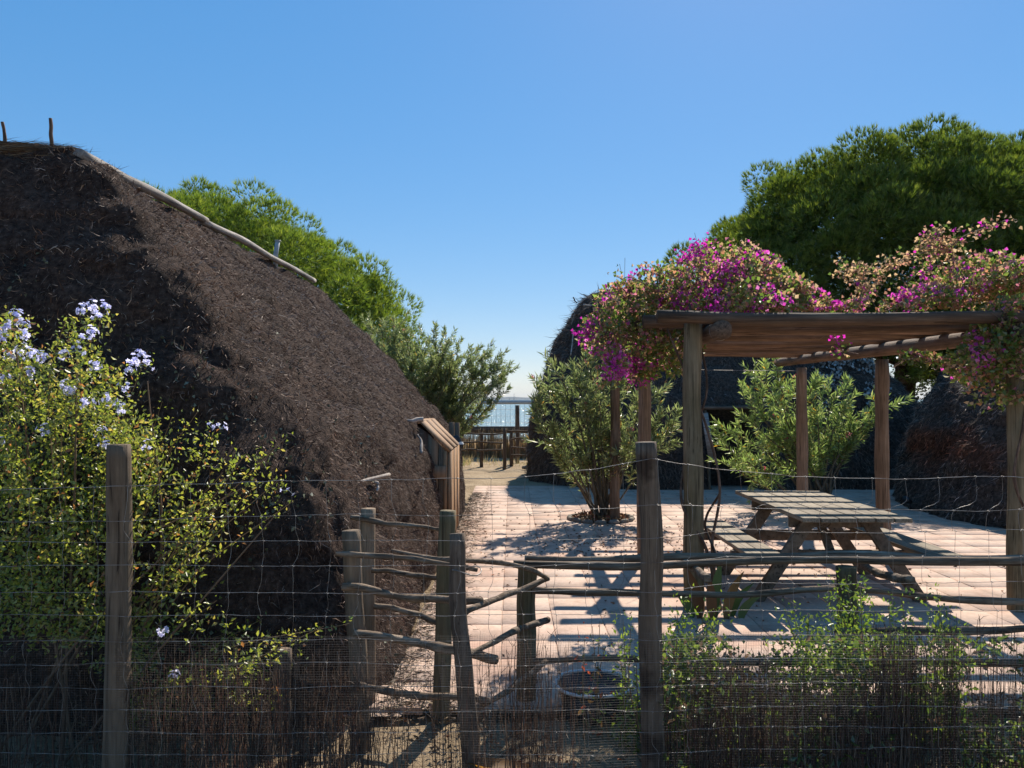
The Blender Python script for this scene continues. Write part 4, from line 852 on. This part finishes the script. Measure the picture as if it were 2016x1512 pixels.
def plumbago():
    root = empty('plumbago_bush', (-2.2, 3.75, 0), 'sprawling bush with pale blue flowers and yellow green leaves at the left front fence', 'shrub'); r = np.random.RandomState(301)
    T = [(4, (.21, .25, .05)), (4, (.30, .32, .07)), (2, (.12, .16, .035)), (1.6, (.38, .33, .09)), (.6, (.34, .17, .07))]
    out = [(-40, 630), (40, 625), (95, 720), (140, 640), (215, 625), (205, 730), (285, 730), (250, 800), (330, 860), (430, 850), (420, 900), (545, 905), (575, 985), (470, 1005), (420, 985), (400, 1010), (420, 1055), (380, 1080), (430, 1170), (385, 1190), (440, 1200), (460, 1250), (620, 1250), (520, 1290), (560, 1370), (470, 1400), (380, 1360), (250, 1330), (150, 1280), (100, 1260), (-40, 1250)]
    mb = MB(); st = MB(); n = 68000; px = r.uniform(-60, 620, n); py = r.uniform(600, 1400, n); m = inside(out, px + 14 * r.normal(size=n), py + 14 * r.normal(size=n)); px = px[m]; py = py[m]; n = len(px)
    d = 3.46 + .85 * r.rand(n) ** 1.0; c = np.stack([(px - 1008) / FPX * d, d, CAMZ + (787 - py) / FPX * d], 1)
    dens = vnoise(c, 5.5, 5) + .6 * vnoise(c, 13, 6) + np.interp(px, [0, 200, 330, 600], [.42, .15, -.12, -.25]); m = dens > .22; c = c[m]; n = len(c)
    sz = r.uniform(.014, .036, n); leaves(mb, c, nrm(r.normal(size=(n, 3)) + [0, 0, .4]), sz, sz * .52, pick(n, T, r), .25, r)
    tipsL = [(30, 620), (60, 690), (130, 620), (150, 650), (205, 610), (240, 720), (290, 690), (265, 800), (320, 790), (340, 820), (390, 810), (425, 845), (480, 900), (520, 905), (565, 860), (555, 940), (580, 985), (500, 960), (440, 930), (430, 1180), (400, 1070), (520, 1215), (640, 1230), (600, 1285), (545, 1300), (560, 1375), (460, 1240), (380, 1020), (180, 700), (100, 760), (10, 760), (220, 860), (690, 1225), (-20, 690)]
    sprays = []
    for x, y in tipsL:
        dd = 3.5 + .45 * r.rand(); t = P(x, y, dd); b = P(min(x, 380) * .55 + 40, min(y + 350, 1420), dd + .2); m_ = (t + b) / 2 + r.normal(size=3) * .05 + np.array([-.03, 0, .05]); sprays.append(([b, m_, t], 120))
    bushy(root, sprays, r, T, .036, mb, st, 60, .022)
    mb.build('leaves', M['leaf'], root)['kind'] = 'stuff'
    for k in range(9):
        a = np.array([-2.2 + r.uniform(-.4, .5), 3.75 + r.uniform(-.15, .2), -.05]); x, y = tipsL[k * 3]; t = P(x, y + 60, 3.75); tube(st, curve_pts([a, (a + t) / 2 + r.normal(size=3) * .1, t], 14), np.linspace(.009, .003, 14), 5, .1, False, (.17, .11, .07))
    st.build('stems', M['twig'], root)['kind'] = 'stuff'
    heads = [(10, 645, 16), (30, 625, 14), (45, 640, 10), (5, 672, 14), (52, 660, 12), (62, 700, 16), (80, 708, 16), (40, 690, 10), (158, 612, 12), (182, 606, 12), (203, 605, 10), (192, 622, 9), (177, 655, 12), (160, 668, 10), (150, 690, 6), (58, 735, 14), (5, 750, 14), (188, 722, 14), (262, 712, 12), (278, 700, 12), (290, 718, 9), (255, 728, 8), (140, 770, 16), (130, 765, 8), (170, 795, 16), (215, 790, 14), (235, 805, 10), (248, 766, 8), (200, 850, 8), (212, 878, 8), (90, 850, 6), (415, 840, 4), (433, 845, 4), (325, 1243, 8), (345, 1330, 8), (20, 700, 8), (120, 700, 6), (5, 870, 5), (570, 965, 3), (288, 880, 5)]
    for x, y, n in heads:
        fl = MB(); c0 = P(x, y, 3.48 + .12 * r.rand()); u = nrm(r.normal(size=(n, 3)) + np.array([0, -.25, .6])); cc = c0 + u * r.uniform(.006, .042, (n, 1))
        for q in range(n):
            ax = u[q]; s1 = nrm(np.cross(ax, [.3, .2, 1.0])); s2 = np.cross(ax, s1); an = np.arange(5) * 2 * np.pi / 5 + r.rand(); d = nrm(np.cos(an)[:, None] * s1 + np.sin(an)[:, None] * s2 + .15 * ax)
            leaves(fl, np.repeat(cc[q][None], 5, 0), d, .0125, .0095, pick(5, [(2, (.58, .58, .80)), (1, (.72, .72, .86))], r, .06), .1, r, roll=np.repeat((np.cross(ax, s1) + ax * 2)[None], 5, 0))
            tube(fl, [c0, cc[q]], .0009, 3, 0, False, (.35, .4, .45))
        fl.build('flower_head', M['petal'], root)
plumbago()

# green weeds growing behind the brushwood
def weeds():
    r = np.random.RandomState(401); T = [(4, (.13, .19, .035)), (3, (.20, .26, .05)), (2, (.08, .13, .025))]
    spec = [(1350, 3.75, [(1330, 1190), (1350, 1170), (1380, 1200), (1400, 1230), (1330, 1250), (1420, 1180), (1390, 1290), (1360, 1320)], 'leafy weed just right of the knotty fence post'),
            (1560, 3.8, [(1540, 1190), (1555, 1200), (1590, 1210), (1600, 1240), (1520, 1260), (1575, 1300), (1610, 1290)], 'low leafy weed before the left picnic table leg'),
            (1680, 3.75, [(1640, 1140), (1660, 1130), (1690, 1145), (1700, 1170), (1655, 1180), (1630, 1170), (1720, 1200), (1660, 1240), (1700, 1280), (1640, 1290)], 'tallest bright green weed in front of the mossy rail fence post'),
            (1775, 3.8, [(1745, 1190), (1770, 1175), (1760, 1230), (1790, 1250), (1740, 1280)], 'small weed right of the tallest weed'),
            (1850, 3.8, [(1840, 1160), (1845, 1200), (1870, 1230), (1820, 1260), (1860, 1300), (1800, 1330)], 'weed with upright shoots near the right edge of the brush'),
            (1235, 3.8, [(1225, 1215), (1240, 1235), (1215, 1260), (1250, 1290), (1230, 1330)], 'thin weed just left of the knotty fence post'),
            (1180, 3.9, [(1165, 1230), (1180, 1220), (1150, 1250), (1190, 1270)], 'withered reddish weed in front of the tub')]
    for x, d, tips, lab in spec:
        loc = P(x, 787, d); loc[2] = 0; root = empty('weed', loc, lab, 'plant', 'weeds growing along the fence'); mb = MB(); st = MB(); sp = []
        red = 'reddish' in lab
        for tx, ty in tips:
            t = P(tx, ty, d + r.uniform(-.15, .2)); b = loc + np.array([r.uniform(-.08, .08), r.uniform(-.06, .06), 0]); sp.append(([b, (b + t) / 2 + r.normal(size=3) * .03, t], 30 if red else 80 if 'thin' in lab else 210))
        bushy(root, sp, r, T if not red else [(1, (.3, .08, .05)), (1, (.2, .12, .05)), (1, (.1, .14, .04))], .04, mb, st, 0, .03, .6); mb.build('leaves', M['leaf'], root)['kind'] = 'stuff'; st.build('stems', M['twig'], root)['kind'] = 'stuff'
    # darker rank growth low down on the right, in the shade
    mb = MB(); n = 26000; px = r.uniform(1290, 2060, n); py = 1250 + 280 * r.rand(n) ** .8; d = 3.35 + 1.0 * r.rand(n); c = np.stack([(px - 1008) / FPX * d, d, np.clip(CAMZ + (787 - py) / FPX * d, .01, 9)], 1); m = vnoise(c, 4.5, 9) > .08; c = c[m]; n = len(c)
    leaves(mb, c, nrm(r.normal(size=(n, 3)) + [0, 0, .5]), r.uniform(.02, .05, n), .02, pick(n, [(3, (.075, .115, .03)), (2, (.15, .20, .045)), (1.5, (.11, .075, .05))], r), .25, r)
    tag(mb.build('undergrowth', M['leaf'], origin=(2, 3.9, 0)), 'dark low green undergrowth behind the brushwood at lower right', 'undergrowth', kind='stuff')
weeds()
def litter():
    r = np.random.RandomState(501); mb = MB(); n = 9000; x = r.uniform(-3, 4.2, n); y = 2.6 + 1.8 * r.rand(n); c = np.stack([x, y, .02 + .02 * r.rand(n)], 1); m = (vnoise(c, 2.1, 3) + .4 * (x > .3) + .3 * (x < -1) > .0); c = c[m]; n = len(c)
    leaves(mb, c, nrm(r.normal(size=(n, 3)) * [1, 1, .35]), r.uniform(.015, .05, n), .014, pick(n, [(3, (.16, .11, .065)), (2, (.08, .055, .035)), (1, (.30, .22, .13)), (.4, (.30, .12, .05))], r), .3, r)
    n = 3500; c = np.stack([r.uniform(-3, 4.2, n), 2.6 + 1.8 * r.rand(n), .02 + .03 * r.rand(n)], 1); straws(mb, c, nrm(r.normal(size=(n, 3)) * [1, 1, .25]), r.uniform(.04, .16, n), .003, pick(n, [(2, (.22, .17, .11)), (2, (.10, .07, .045))], r), .3, r)
    tag(mb.build('leaf_litter', M['twig'], origin=(0, 3.5, 0)), 'dry leaves and twigs littering the sand along the fence', 'leaf litter', kind='stuff')
    mb = MB(); n = 900; c = np.stack([r.normal(size=n) * 1.1 + 1.6, r.normal(size=n) * 1.0 + 8.9, np.full(n, .022)], 1); c2 = np.stack([r.uniform(-.5, 5, 220), r.uniform(4.5, 14, 220), np.full(220, .022)], 1); c = np.vstack([c, c2]); n = len(c); leaves(mb, c, nrm(r.normal(size=(n, 3)) * [1, 1, .2]), r.uniform(.02, .06, n), .018, pick(n, [(2, (.25, .15, .09)), (2, (.14, .09, .06)), (1, (.35, .14, .06))], r), .3, r)
    tag(mb.build('fallen_leaves', M['twig'], origin=(1.5, 9, 0)), 'fallen brown leaves scattered over the pink paving', 'fallen leaves', kind='stuff')
    # thatch crumbs along the foot of the large hut
    mb = MB(); n = 5200; y = r.uniform(4.2, 14, n); c = np.stack([-.72 + np.abs(r.normal(size=n)) * .16, y, np.full(n, .02)], 1); straws(mb, c, nrm(r.normal(size=(n, 3)) * [1, 1, .2]), r.uniform(.03, .1, n), .005, pick(n, [(2, (.12, .09, .06)), (1, (.25, .19, .12))], r), .4, r)
    tag(mb.build('thatch_crumbs', M['twig'], origin=(-.7, 8, 0)), 'loose thatch crumbs lying on the sand at the foot of the large hut', 'thatch litter', kind='stuff')
    # big curled dead leaf at the bottom
    mb = MB(); c = P(985, 1500, 3.45); c[2] = .05; xs = np.linspace(-.14, .14, 9); v = []
    for x in xs:
        wd = .045 * math.sqrt(max(0, 1 - (x / .15) ** 2)); v += [c + [x, -wd, .03 - x * .12], c + [x, 0, .0 - x * .12], c + [x, wd, .035 - x * .12]]
    q = []
    for i in range(8):
        for j in range(2): q.append((i * 3 + j, i * 3 + j + 1, i * 3 + 4 + j, i * 3 + 3 + j))
    mb.add(v, q, None, (.24, .13, .045)); tag(mb.build('dead_leaf', M['petal'], smooth=True, origin=c), 'large curled orange brown dead leaf on the sand by the gate', 'leaf')
litter()
def tub():
    root = empty('plant_tub', (.44, 4.25, 0), 'round black tub with a pale rim behind the mesh near the knotty post', 'tub'); c = np.array([.445, 4.22, 0])
    mb = MB(); a = np.linspace(0, 2 * np.pi, 40, endpoint=False)
    def ring(r_, z): return np.stack([c[0] + r_ * np.cos(a), c[1] + r_ * np.sin(a), np.full(40, z)], 1)
    rows = [ring(.16, -.02), ring(.195, .15), ring(.19, .15), ring(.18, .1), ring(.02, .095)]; v = np.concatenate(rows); j = np.arange(40); j2 = (j + 1) % 40
    mb.add(v, np.concatenate([np.stack([k * 40 + j, k * 40 + j2, (k + 1) * 40 + j2, (k + 1) * 40 + j], 1) for k in range(4)])); mb.build('tub_body', M['black'], root, True)
    mb = MB(); a2 = np.linspace(0, 2 * np.pi, 41); tube(mb, np.stack([c[0] + .205 * np.cos(a2), c[1] + .205 * np.sin(a2), .157 + .004 * np.sin(a2 * 3)], 1), .009, 8, 0, False); mb.build('rim', M['white'], root, True)
tub()
def spear_plant():
    root = empty('broad_leaf_plant', (1.55, 5.95, 0), 'plant with broad yellow and green blades at the foot of the front left pergola post', 'plant'); r = np.random.RandomState(7)
    for k, (dx, dy, h, lean, col) in enumerate([(-.1, 0, .42, -.25, (.15, .075, .03)), (.02, .03, .46, .12, (.10, .16, .05)), (.1, -.02, .40, .35, (.2, .12, .04)), (.16, .05, .3, .6, (.10, .16, .04)), (-.02, -.05, .34, -.05, (.16, .085, .035)), (.22, 0, .28, .9, (.13, .16, .05)), (-.16, .02, .26, -.6, (.12, .17, .05))]):
        mb = MB(); v = []; n = 9
        for i in range(n):
            t = i / (n - 1); wd = .042 * (math.sin(math.pi * min(1, t * .9 + .12)) ** .8) * (1 if t < .97 else .1); x = 1.55 + dx + lean * h * t * t; y = 5.97 + dy; z = h * t * (1 - .15 * abs(lean) * t); v += [(x - wd, y, z + .005), (x, y + .012, z), (x + wd, y, z + .005)]
        q = []
        for i in range(n - 1):
            for j in range(2): q.append((i * 3 + j, i * 3 + j + 1, i * 3 + 4 + j, i * 3 + 3 + j))
        mb.add(v, q, None, col); mb.build('leaf', M['straw'], root, True)
spear_plant()
def spotlight():
    root = empty('ground_spotlight', (6.25, 11.9, 0), 'small black spotlight on the paving at the foot of the right hut', 'spotlight')
    mb = MB(); tube(mb, [(6.12, 11.85, .13), (6.02, 11.78, .17), (6.0, 11.765, .175)], [.035, .055, .06], 12); mb.build('lamp_head', M['black'], root, True)
    mb = MB(); tube(mb, [(6.12, 11.86, .0), (6.12, 11.86, .14)], .014, 8); mb.build('stake', M['black'], root)
    mb = MB(); tube(mb, curve_pts([(6.12, 11.86, .02), (6.3, 11.95, .03), (6.6, 12.2, .02)], 10), .01, 6, 0, False); mb.build('cable', M['black'], root)
spotlight()
def board_and_bag():
    root = empty('upright_board', (-.87, 11.9, 0), 'weathered upright board standing beyond the boarded hatch of the large hut', 'board')
    mb = MB(); x0 = P(884, 831, 11.9); x1 = P(905, 831, 11.9); xm = (x0[0] + x1[0]) / 2
    box(mb, x0[0], xm - .003, 11.9, 11.93, -.05, x0[2]); mb.build('plank', M['post'], root)
    mb = MB(); box(mb, xm + .003, x1[0], 11.9, 11.93, -.05, x0[2] - .01); mb.build('plank', M['post'], root)
    r = np.random.RandomState(2); mb = MB(); c = P(898, 873, 11.78); n = 10; rows = []
    a = np.linspace(0, 2 * np.pi, 14, endpoint=False)
    for i in range(n):
        t = i / (n - 1); rr = .10 * math.sin(math.pi * (t * .9 + .08)) ** .6; p = np.stack([c[0] + rr * np.cos(a), c[1] + rr * .6 * np.sin(a), np.full(14, c[2] - .11 + .24 * t)], 1); p += .03 * np.stack([vnoise(p, 12, 1), vnoise(p, 12, 2), vnoise(p, 12, 3)], 1); rows.append(p)
    j = np.arange(14); j2 = (j + 1) % 14
    mb.add(np.concatenate(rows), np.concatenate([np.stack([k * 14 + j, k * 14 + j2, (k + 1) * 14 + j2, (k + 1) * 14 + j], 1) for k in range(n - 1)])); bg_ = mb.build('plastic_bag', M['black'], None, True, origin=c); tag(bg_, 'crumpled black plastic bag with a white band hung on the upright board', 'bag')
    mb = MB(); k = 4; v = (rows[k] - c) * np.array([1.08, 1.12, 1]) + c; v2 = (rows[k + 1] - c) * np.array([1.08, 1.12, 1]) + c; mb.add(np.concatenate([v, v2]), np.stack([j, j2, 14 + j2, 14 + j], 1)); o = mb.build('white_band', M['white'], None, True, origin=c); o.parent = bg_; o.location = (0, 0, 0)
board_and_bag()

# ================================================================ BEACH END
def beach():
    root = empty('beach_fence', (.2, 20, 0), 'low dark pole fence closing the gap towards the beach', 'fence')
    def post(px, ty, by, w_, seed):
        d = CAMZ * FPX / (by - 787); b = P(px, by, d); t = P(px, ty, d); log('post', (b[0], d, -.15), t, w_ / FPX * d / 2, w_ / FPX * d / 2 * .92, M['post_dark'], root, 10, 10, .01, .1, seed)
    post(948, 852, 917, 7, 1); post(993, 843, 921, 7.5, 2); post(1007, 846, 917, 7.5, 3); post(1019, 798, 911, 8.5, 4); post(905, 850, 915, 7, 5); post(1060, 846, 915, 7, 6)
    D = 19.4
    for k, (a, b) in enumerate([((900, 856), (990, 855)), ((900, 872), (992, 871)), ((900, 886), (992, 885)), ((1005, 864), (1065, 864)), ((1005, 880), (1065, 881)), ((1005, 897), (1065, 897)), ((1000, 850), (1065, 850))]):
        log('rail', P(a[0], a[1], D), P(b[0], b[1], D), .022, .02, M['post_dark'], root, 8, 10, .03, .15, 10 + k)
    # reed screen with a dark top beam
    rt = empty('reed_screen', (0, 22.5, 0), 'tan reed screen with a dark top beam behind the beach fence', 'fence'); r = np.random.RandomState(61)
    n = 2600; x = r.uniform(-3.2, 3.2, n); mb = MB(); d = nrm(np.stack([r.normal(size=n) * .05, r.normal(size=n) * .05, np.ones(n)], 1)); blades(mb, np.stack([x, 22.4 + .05 * r.rand(n), np.full(n, -.02)], 1), d, r.uniform(.6, .95, n), .03, pick(n, [(3, (.36, .28, .17)), (2, (.28, .2, .12)), (1, (.45, .37, .24))], r), r); mb.build('reeds', M['leaf'], rt)['kind'] = 'stuff'
    mb = MB(); box(mb, -3.4, 3.4, 22.5, 22.56, .72, .92); mb.build('top_beam', M['post_dark'], rt)
    for k in range(6):
        log('post', (-3 + k * 1.2, 22.62, -.2), (-3 + k * 1.2, 22.62, .9), .05, .05, M['post_dark'], rt, 8, 6, .01, .1, 30 + k)
    rg = empty('pale_guard_rail', (0, 23.5, 0), 'pale grey horizontal guard rail above the sea behind the beach fence', 'railing')
    mb = MB(); z = CAMZ + (787 - 792) / FPX * 23.5; box(mb, -1.6, 3.4, 23.5, 23.55, z - .06, z + .06); mb.build('top_rail', M['paint'], rg)
    for x in (-1.5, 1.0, 3.3):
        mb = MB(); box(mb, x - .04, x + .04, 23.56, 23.62, -.1, z + .05); mb.build('post', M['paint'], rg)
    mb = MB()
    for k in range(34): tube(mb, [(-1.5 + k * .145, 23.58, .02), (-1.5 + k * .145, 23.58, z - .06)], .004, 3, 0, False)
    for k in range(7): tube(mb, [(-1.5, 23.58, .2 + k * .2), (3.3, 23.58, .2 + k * .2)], .004, 3, 0, False)
    mb.build('wire_panel', M['wire'], rg)['kind'] = 'stuff'
    mb = MB(); rr = np.random.RandomState(8); tube(mb, [(.25, 18.9, .03), (.4, 18.95, .04), (.55, 18.9, .03)], [.03, .05, .03], 8, .3); tag(mb.build('flat_stone', M['stone'], smooth=True, origin=(.4, 18.9, 0)), 'pale flat stone on the sand at the foot of the beach fence', 'stone')
    # far masts on the horizon
    for x, h in ((1012, 15), (988, 8), (1003, 6)):
        d = 5200; mb = MB(); a = P(x, 789, d); tube(mb, [a, a + [0, 0, h / FPX * d]], [2.2, .8], 5); tag(mb.build('mast', M['hill'], origin=a), 'tiny thin mast on the horizon, %s' % {15: 'the tallest, above the tall beach fence post', 8: 'the leftmost of the three', 6: 'the lowest, between the other two'}[h], 'mast', 'masts on the horizon')
    # dry tufts
    mb = MB(); n = 900; x = np.concatenate([r.uniform(-1.9, -1.1, n // 2), r.uniform(-3, 1, n // 2)]); n = len(x); blades(mb, np.stack([x, r.uniform(19.6, 21.5, n), np.zeros(n)], 1), nrm(r.normal(size=(n, 3)) * .5 + [0, 0, 1]), r.uniform(.05, .28, n), .012, pick(n, [(1, (.16, .18, .06)), (4, (.30, .24, .13))], r), r); tag(mb.build('dry_grass', M['leaf'], origin=(-1, 20, 0)), 'dry yellow green grass along the beach fence', 'grass', kind='stuff')
M['paint'] = surf_mat('pale_painted_metal', [(.3, (.42, .46, .45)), (.7, (.55, .58, .57))], (1, 1, 1), 6, .6, .1, 20, .004)
beach()

# ================================================================ PINES
def pine(loc, cx, cz, rx, ry, rz, trunk_r, label, seed, nblob=110, tufts=170, low=-.35, lean=(0, 0), nd=8, dark=1.0, nl=1.0, holes=0.0, bs=1.0):
    r = np.random.RandomState(seed); root = empty('pine_tree', loc, label, 'tree', 'umbrella pines around the huts'); loc = np.array(loc, float); c0 = np.array([cx, loc[1], cz])
    mb = MB(); B = []
    for k in range(int(nblob * 2 / (1 - low))):
        zz = 1 - 2 * (k + .5) / (nblob * 2 / (1 - low)); zz = zz if zz > low else None
        if zz is None: continue
        th = k * 2.39996; d = np.array([math.sqrt(1 - zz * zz) * math.cos(th), math.sqrt(1 - zz * zz) * math.sin(th), zz]); d = nrm(d + .10 * r.normal(size=3))
        if d[1] > .55: continue
        if zz < .45 and r.rand() < holes: continue
        s = 1 + .06 * vnoise(d[None] * 2.6, 1, seed)[0] + .03 * r.normal()
        B.append((c0 + d * (s - .12 + .05 * r.normal()) * np.array([rx, ry, rz]), r.uniform(.6, 1.0) * bs))
        if r.rand() < .35: B.append((c0 + d * r.uniform(.45, .75) * np.array([rx, ry, rz]), r.uniform(.7, 1.1)))
    for b, rad in B:
        n = int(tufts * rad); d = nrm(r.normal(size=(n, 3)) + [0, 0, .25]); p = b + d * rad * r.uniform(.75, 1.03, (n, 1)) * np.array([1, 1, .85])
        tone = pick(n, [(3, (.12, .175, .03)), (3, (.18, .245, .042)), (1.5, (.25, .30, .055))], r, .15) * dark
        P_ = np.repeat(p, nd, 0); D = nrm(np.repeat(d, nd, 0) * .9 + [0, 0, .5] + r.normal(size=(n * nd, 3)) * .42)
        blades(mb, P_, D, r.uniform(.16, .34, n * nd) * nl, .026 * (.35 + .65 * nl), np.repeat(tone, nd, 0), r)
    mb.build('crown', M['needle'], root)['kind'] = 'stuff'
    top = c0 + np.array([0, 0, -.2 * rz]); log('trunk', None, None, trunk_r, trunk_r * .6, M['bark'], root, 14, 16, .12, .2, seed, ctrl=[loc - [0, 0, .3], (loc + top) / 2 + [lean[0], 0, 0], top])
    idx = r.choice(len(B), min(26, len(B)), replace=False)
    for k in idx:
        b = B[k][0]; a = loc + (top - loc) * r.uniform(.55, 1.0); pts = curve_pts([a, (a + b) / 2 - [0, 0, .3], b], 9); q = MB(); tube(q, pts, np.linspace(trunk_r * .28, .03, 9), 6, .15, False, (1, 1, 1), k); q.build('limb', M['bark'], root, True)
pine((-11.5, 27.5, 0), -12.2, 3.0, 9.0, 5.5, 6.1, .4, 'broad green umbrella pine rising behind the large left hut', 71, 420, 230, -.25, nl=.85)
pine((10.15, 20.6, 0), 11.0, 4.45, 6.1, 4.6, 3.95, .38, 'big dark umbrella pine behind the pergola on the right', 72, 420, 400, -.5, (-.2, 0), 9, .75, .6, .08, .85)
pine((23.5, 32, 0), 24.8, 7.2, 5.0, 4.5, 4.3, .4, 'umbrella pine partly seen at the far right edge behind the big pine', 73, 130, 180, -.3)
def shrub(loc, rad, n, label, seed, table, leafL=.12, name='evergreen_shrub'):
    r = np.random.RandomState(seed); root = empty(name, loc, label, 'shrub'); loc = np.array(loc, float); mb = MB()
    c = loc + np.array([0, 0, rad[2] * .9]); p, d = ellipsoid_pts(r, n, c, rad, .4); k = vnoise(p, 1.6, seed) + .4 * vnoise(p, 5, seed + 1) > -.12; p = p[k]; d = d[k]; p[:, 2] = np.clip(p[:, 2], .05, 99)
    leaves(mb, p, nrm(d + r.normal(size=p.shape)), leafL * r.uniform(.6, 1.2, len(p)), leafL * .4, pick(len(p), table, r), .2, r); mb.build('foliage', M['leaf_tough'], root)['kind'] = 'stuff'
    for q in range(6): log('stem', loc + [0, 0, -.1], c + nrm(r.normal(size=3)) * np.array(rad) * .7, .05, .015, M['bark'], root, 6, 8, .1, .1, seed + q)
G = [(3, (.05, .08, .03)), (2, (.08, .12, .04)), (1, (.12, .16, .055))]
shrub((11.6, 18.5, 0), (1.9, 1.2, 1.9), 15000, 'dark evergreen shrub filling the gap between the two huts on the right', 81, G)
shrub((8.6, 23.5, 0), (3.2, 1.4, 2.6), 20000, 'large dark evergreen shrub standing behind the long hut under the big pine', 82, G)
shrub((15.4, 21.5, 0), (2.4, 1.4, 2.7), 15000, 'dark evergreen shrub behind the right hut beneath the big pine', 83, G)
shrub((-3.6, 18.5, 0), (1.6, 1.0, 1.75), 14000, 'pale green feathery shrub between the left pine and the tall oleander', 84, [(3, (.10, .13, .055)), (2, (.15, .17, .08)), (.6, (.28, .2, .13))], .1, 'feathery_shrub')

def haze():
    mb = MB(); box(mb, -9500, 9500, -400, 12500, -2.4, 90); m = bpy.data.materials.new('sea_air'); m.use_nodes = True; n = m.node_tree.nodes; n.clear()
    out = n.new("ShaderNodeOutputMaterial"); v = n.new("ShaderNodeVolumePrincipled"); v.inputs["Density"].default_value = 4.5e-5; v.inputs["Color"].default_value = (.80, .88, 1.0, 1); v.inputs["Anisotropy"].default_value = 0.0
    m.node_tree.links.new(v.outputs[0], out.inputs["Volume"]); tag(mb.build('haze', m), 'thin pale sea haze between the courtyard and the far hills', kind='stuff')
haze()
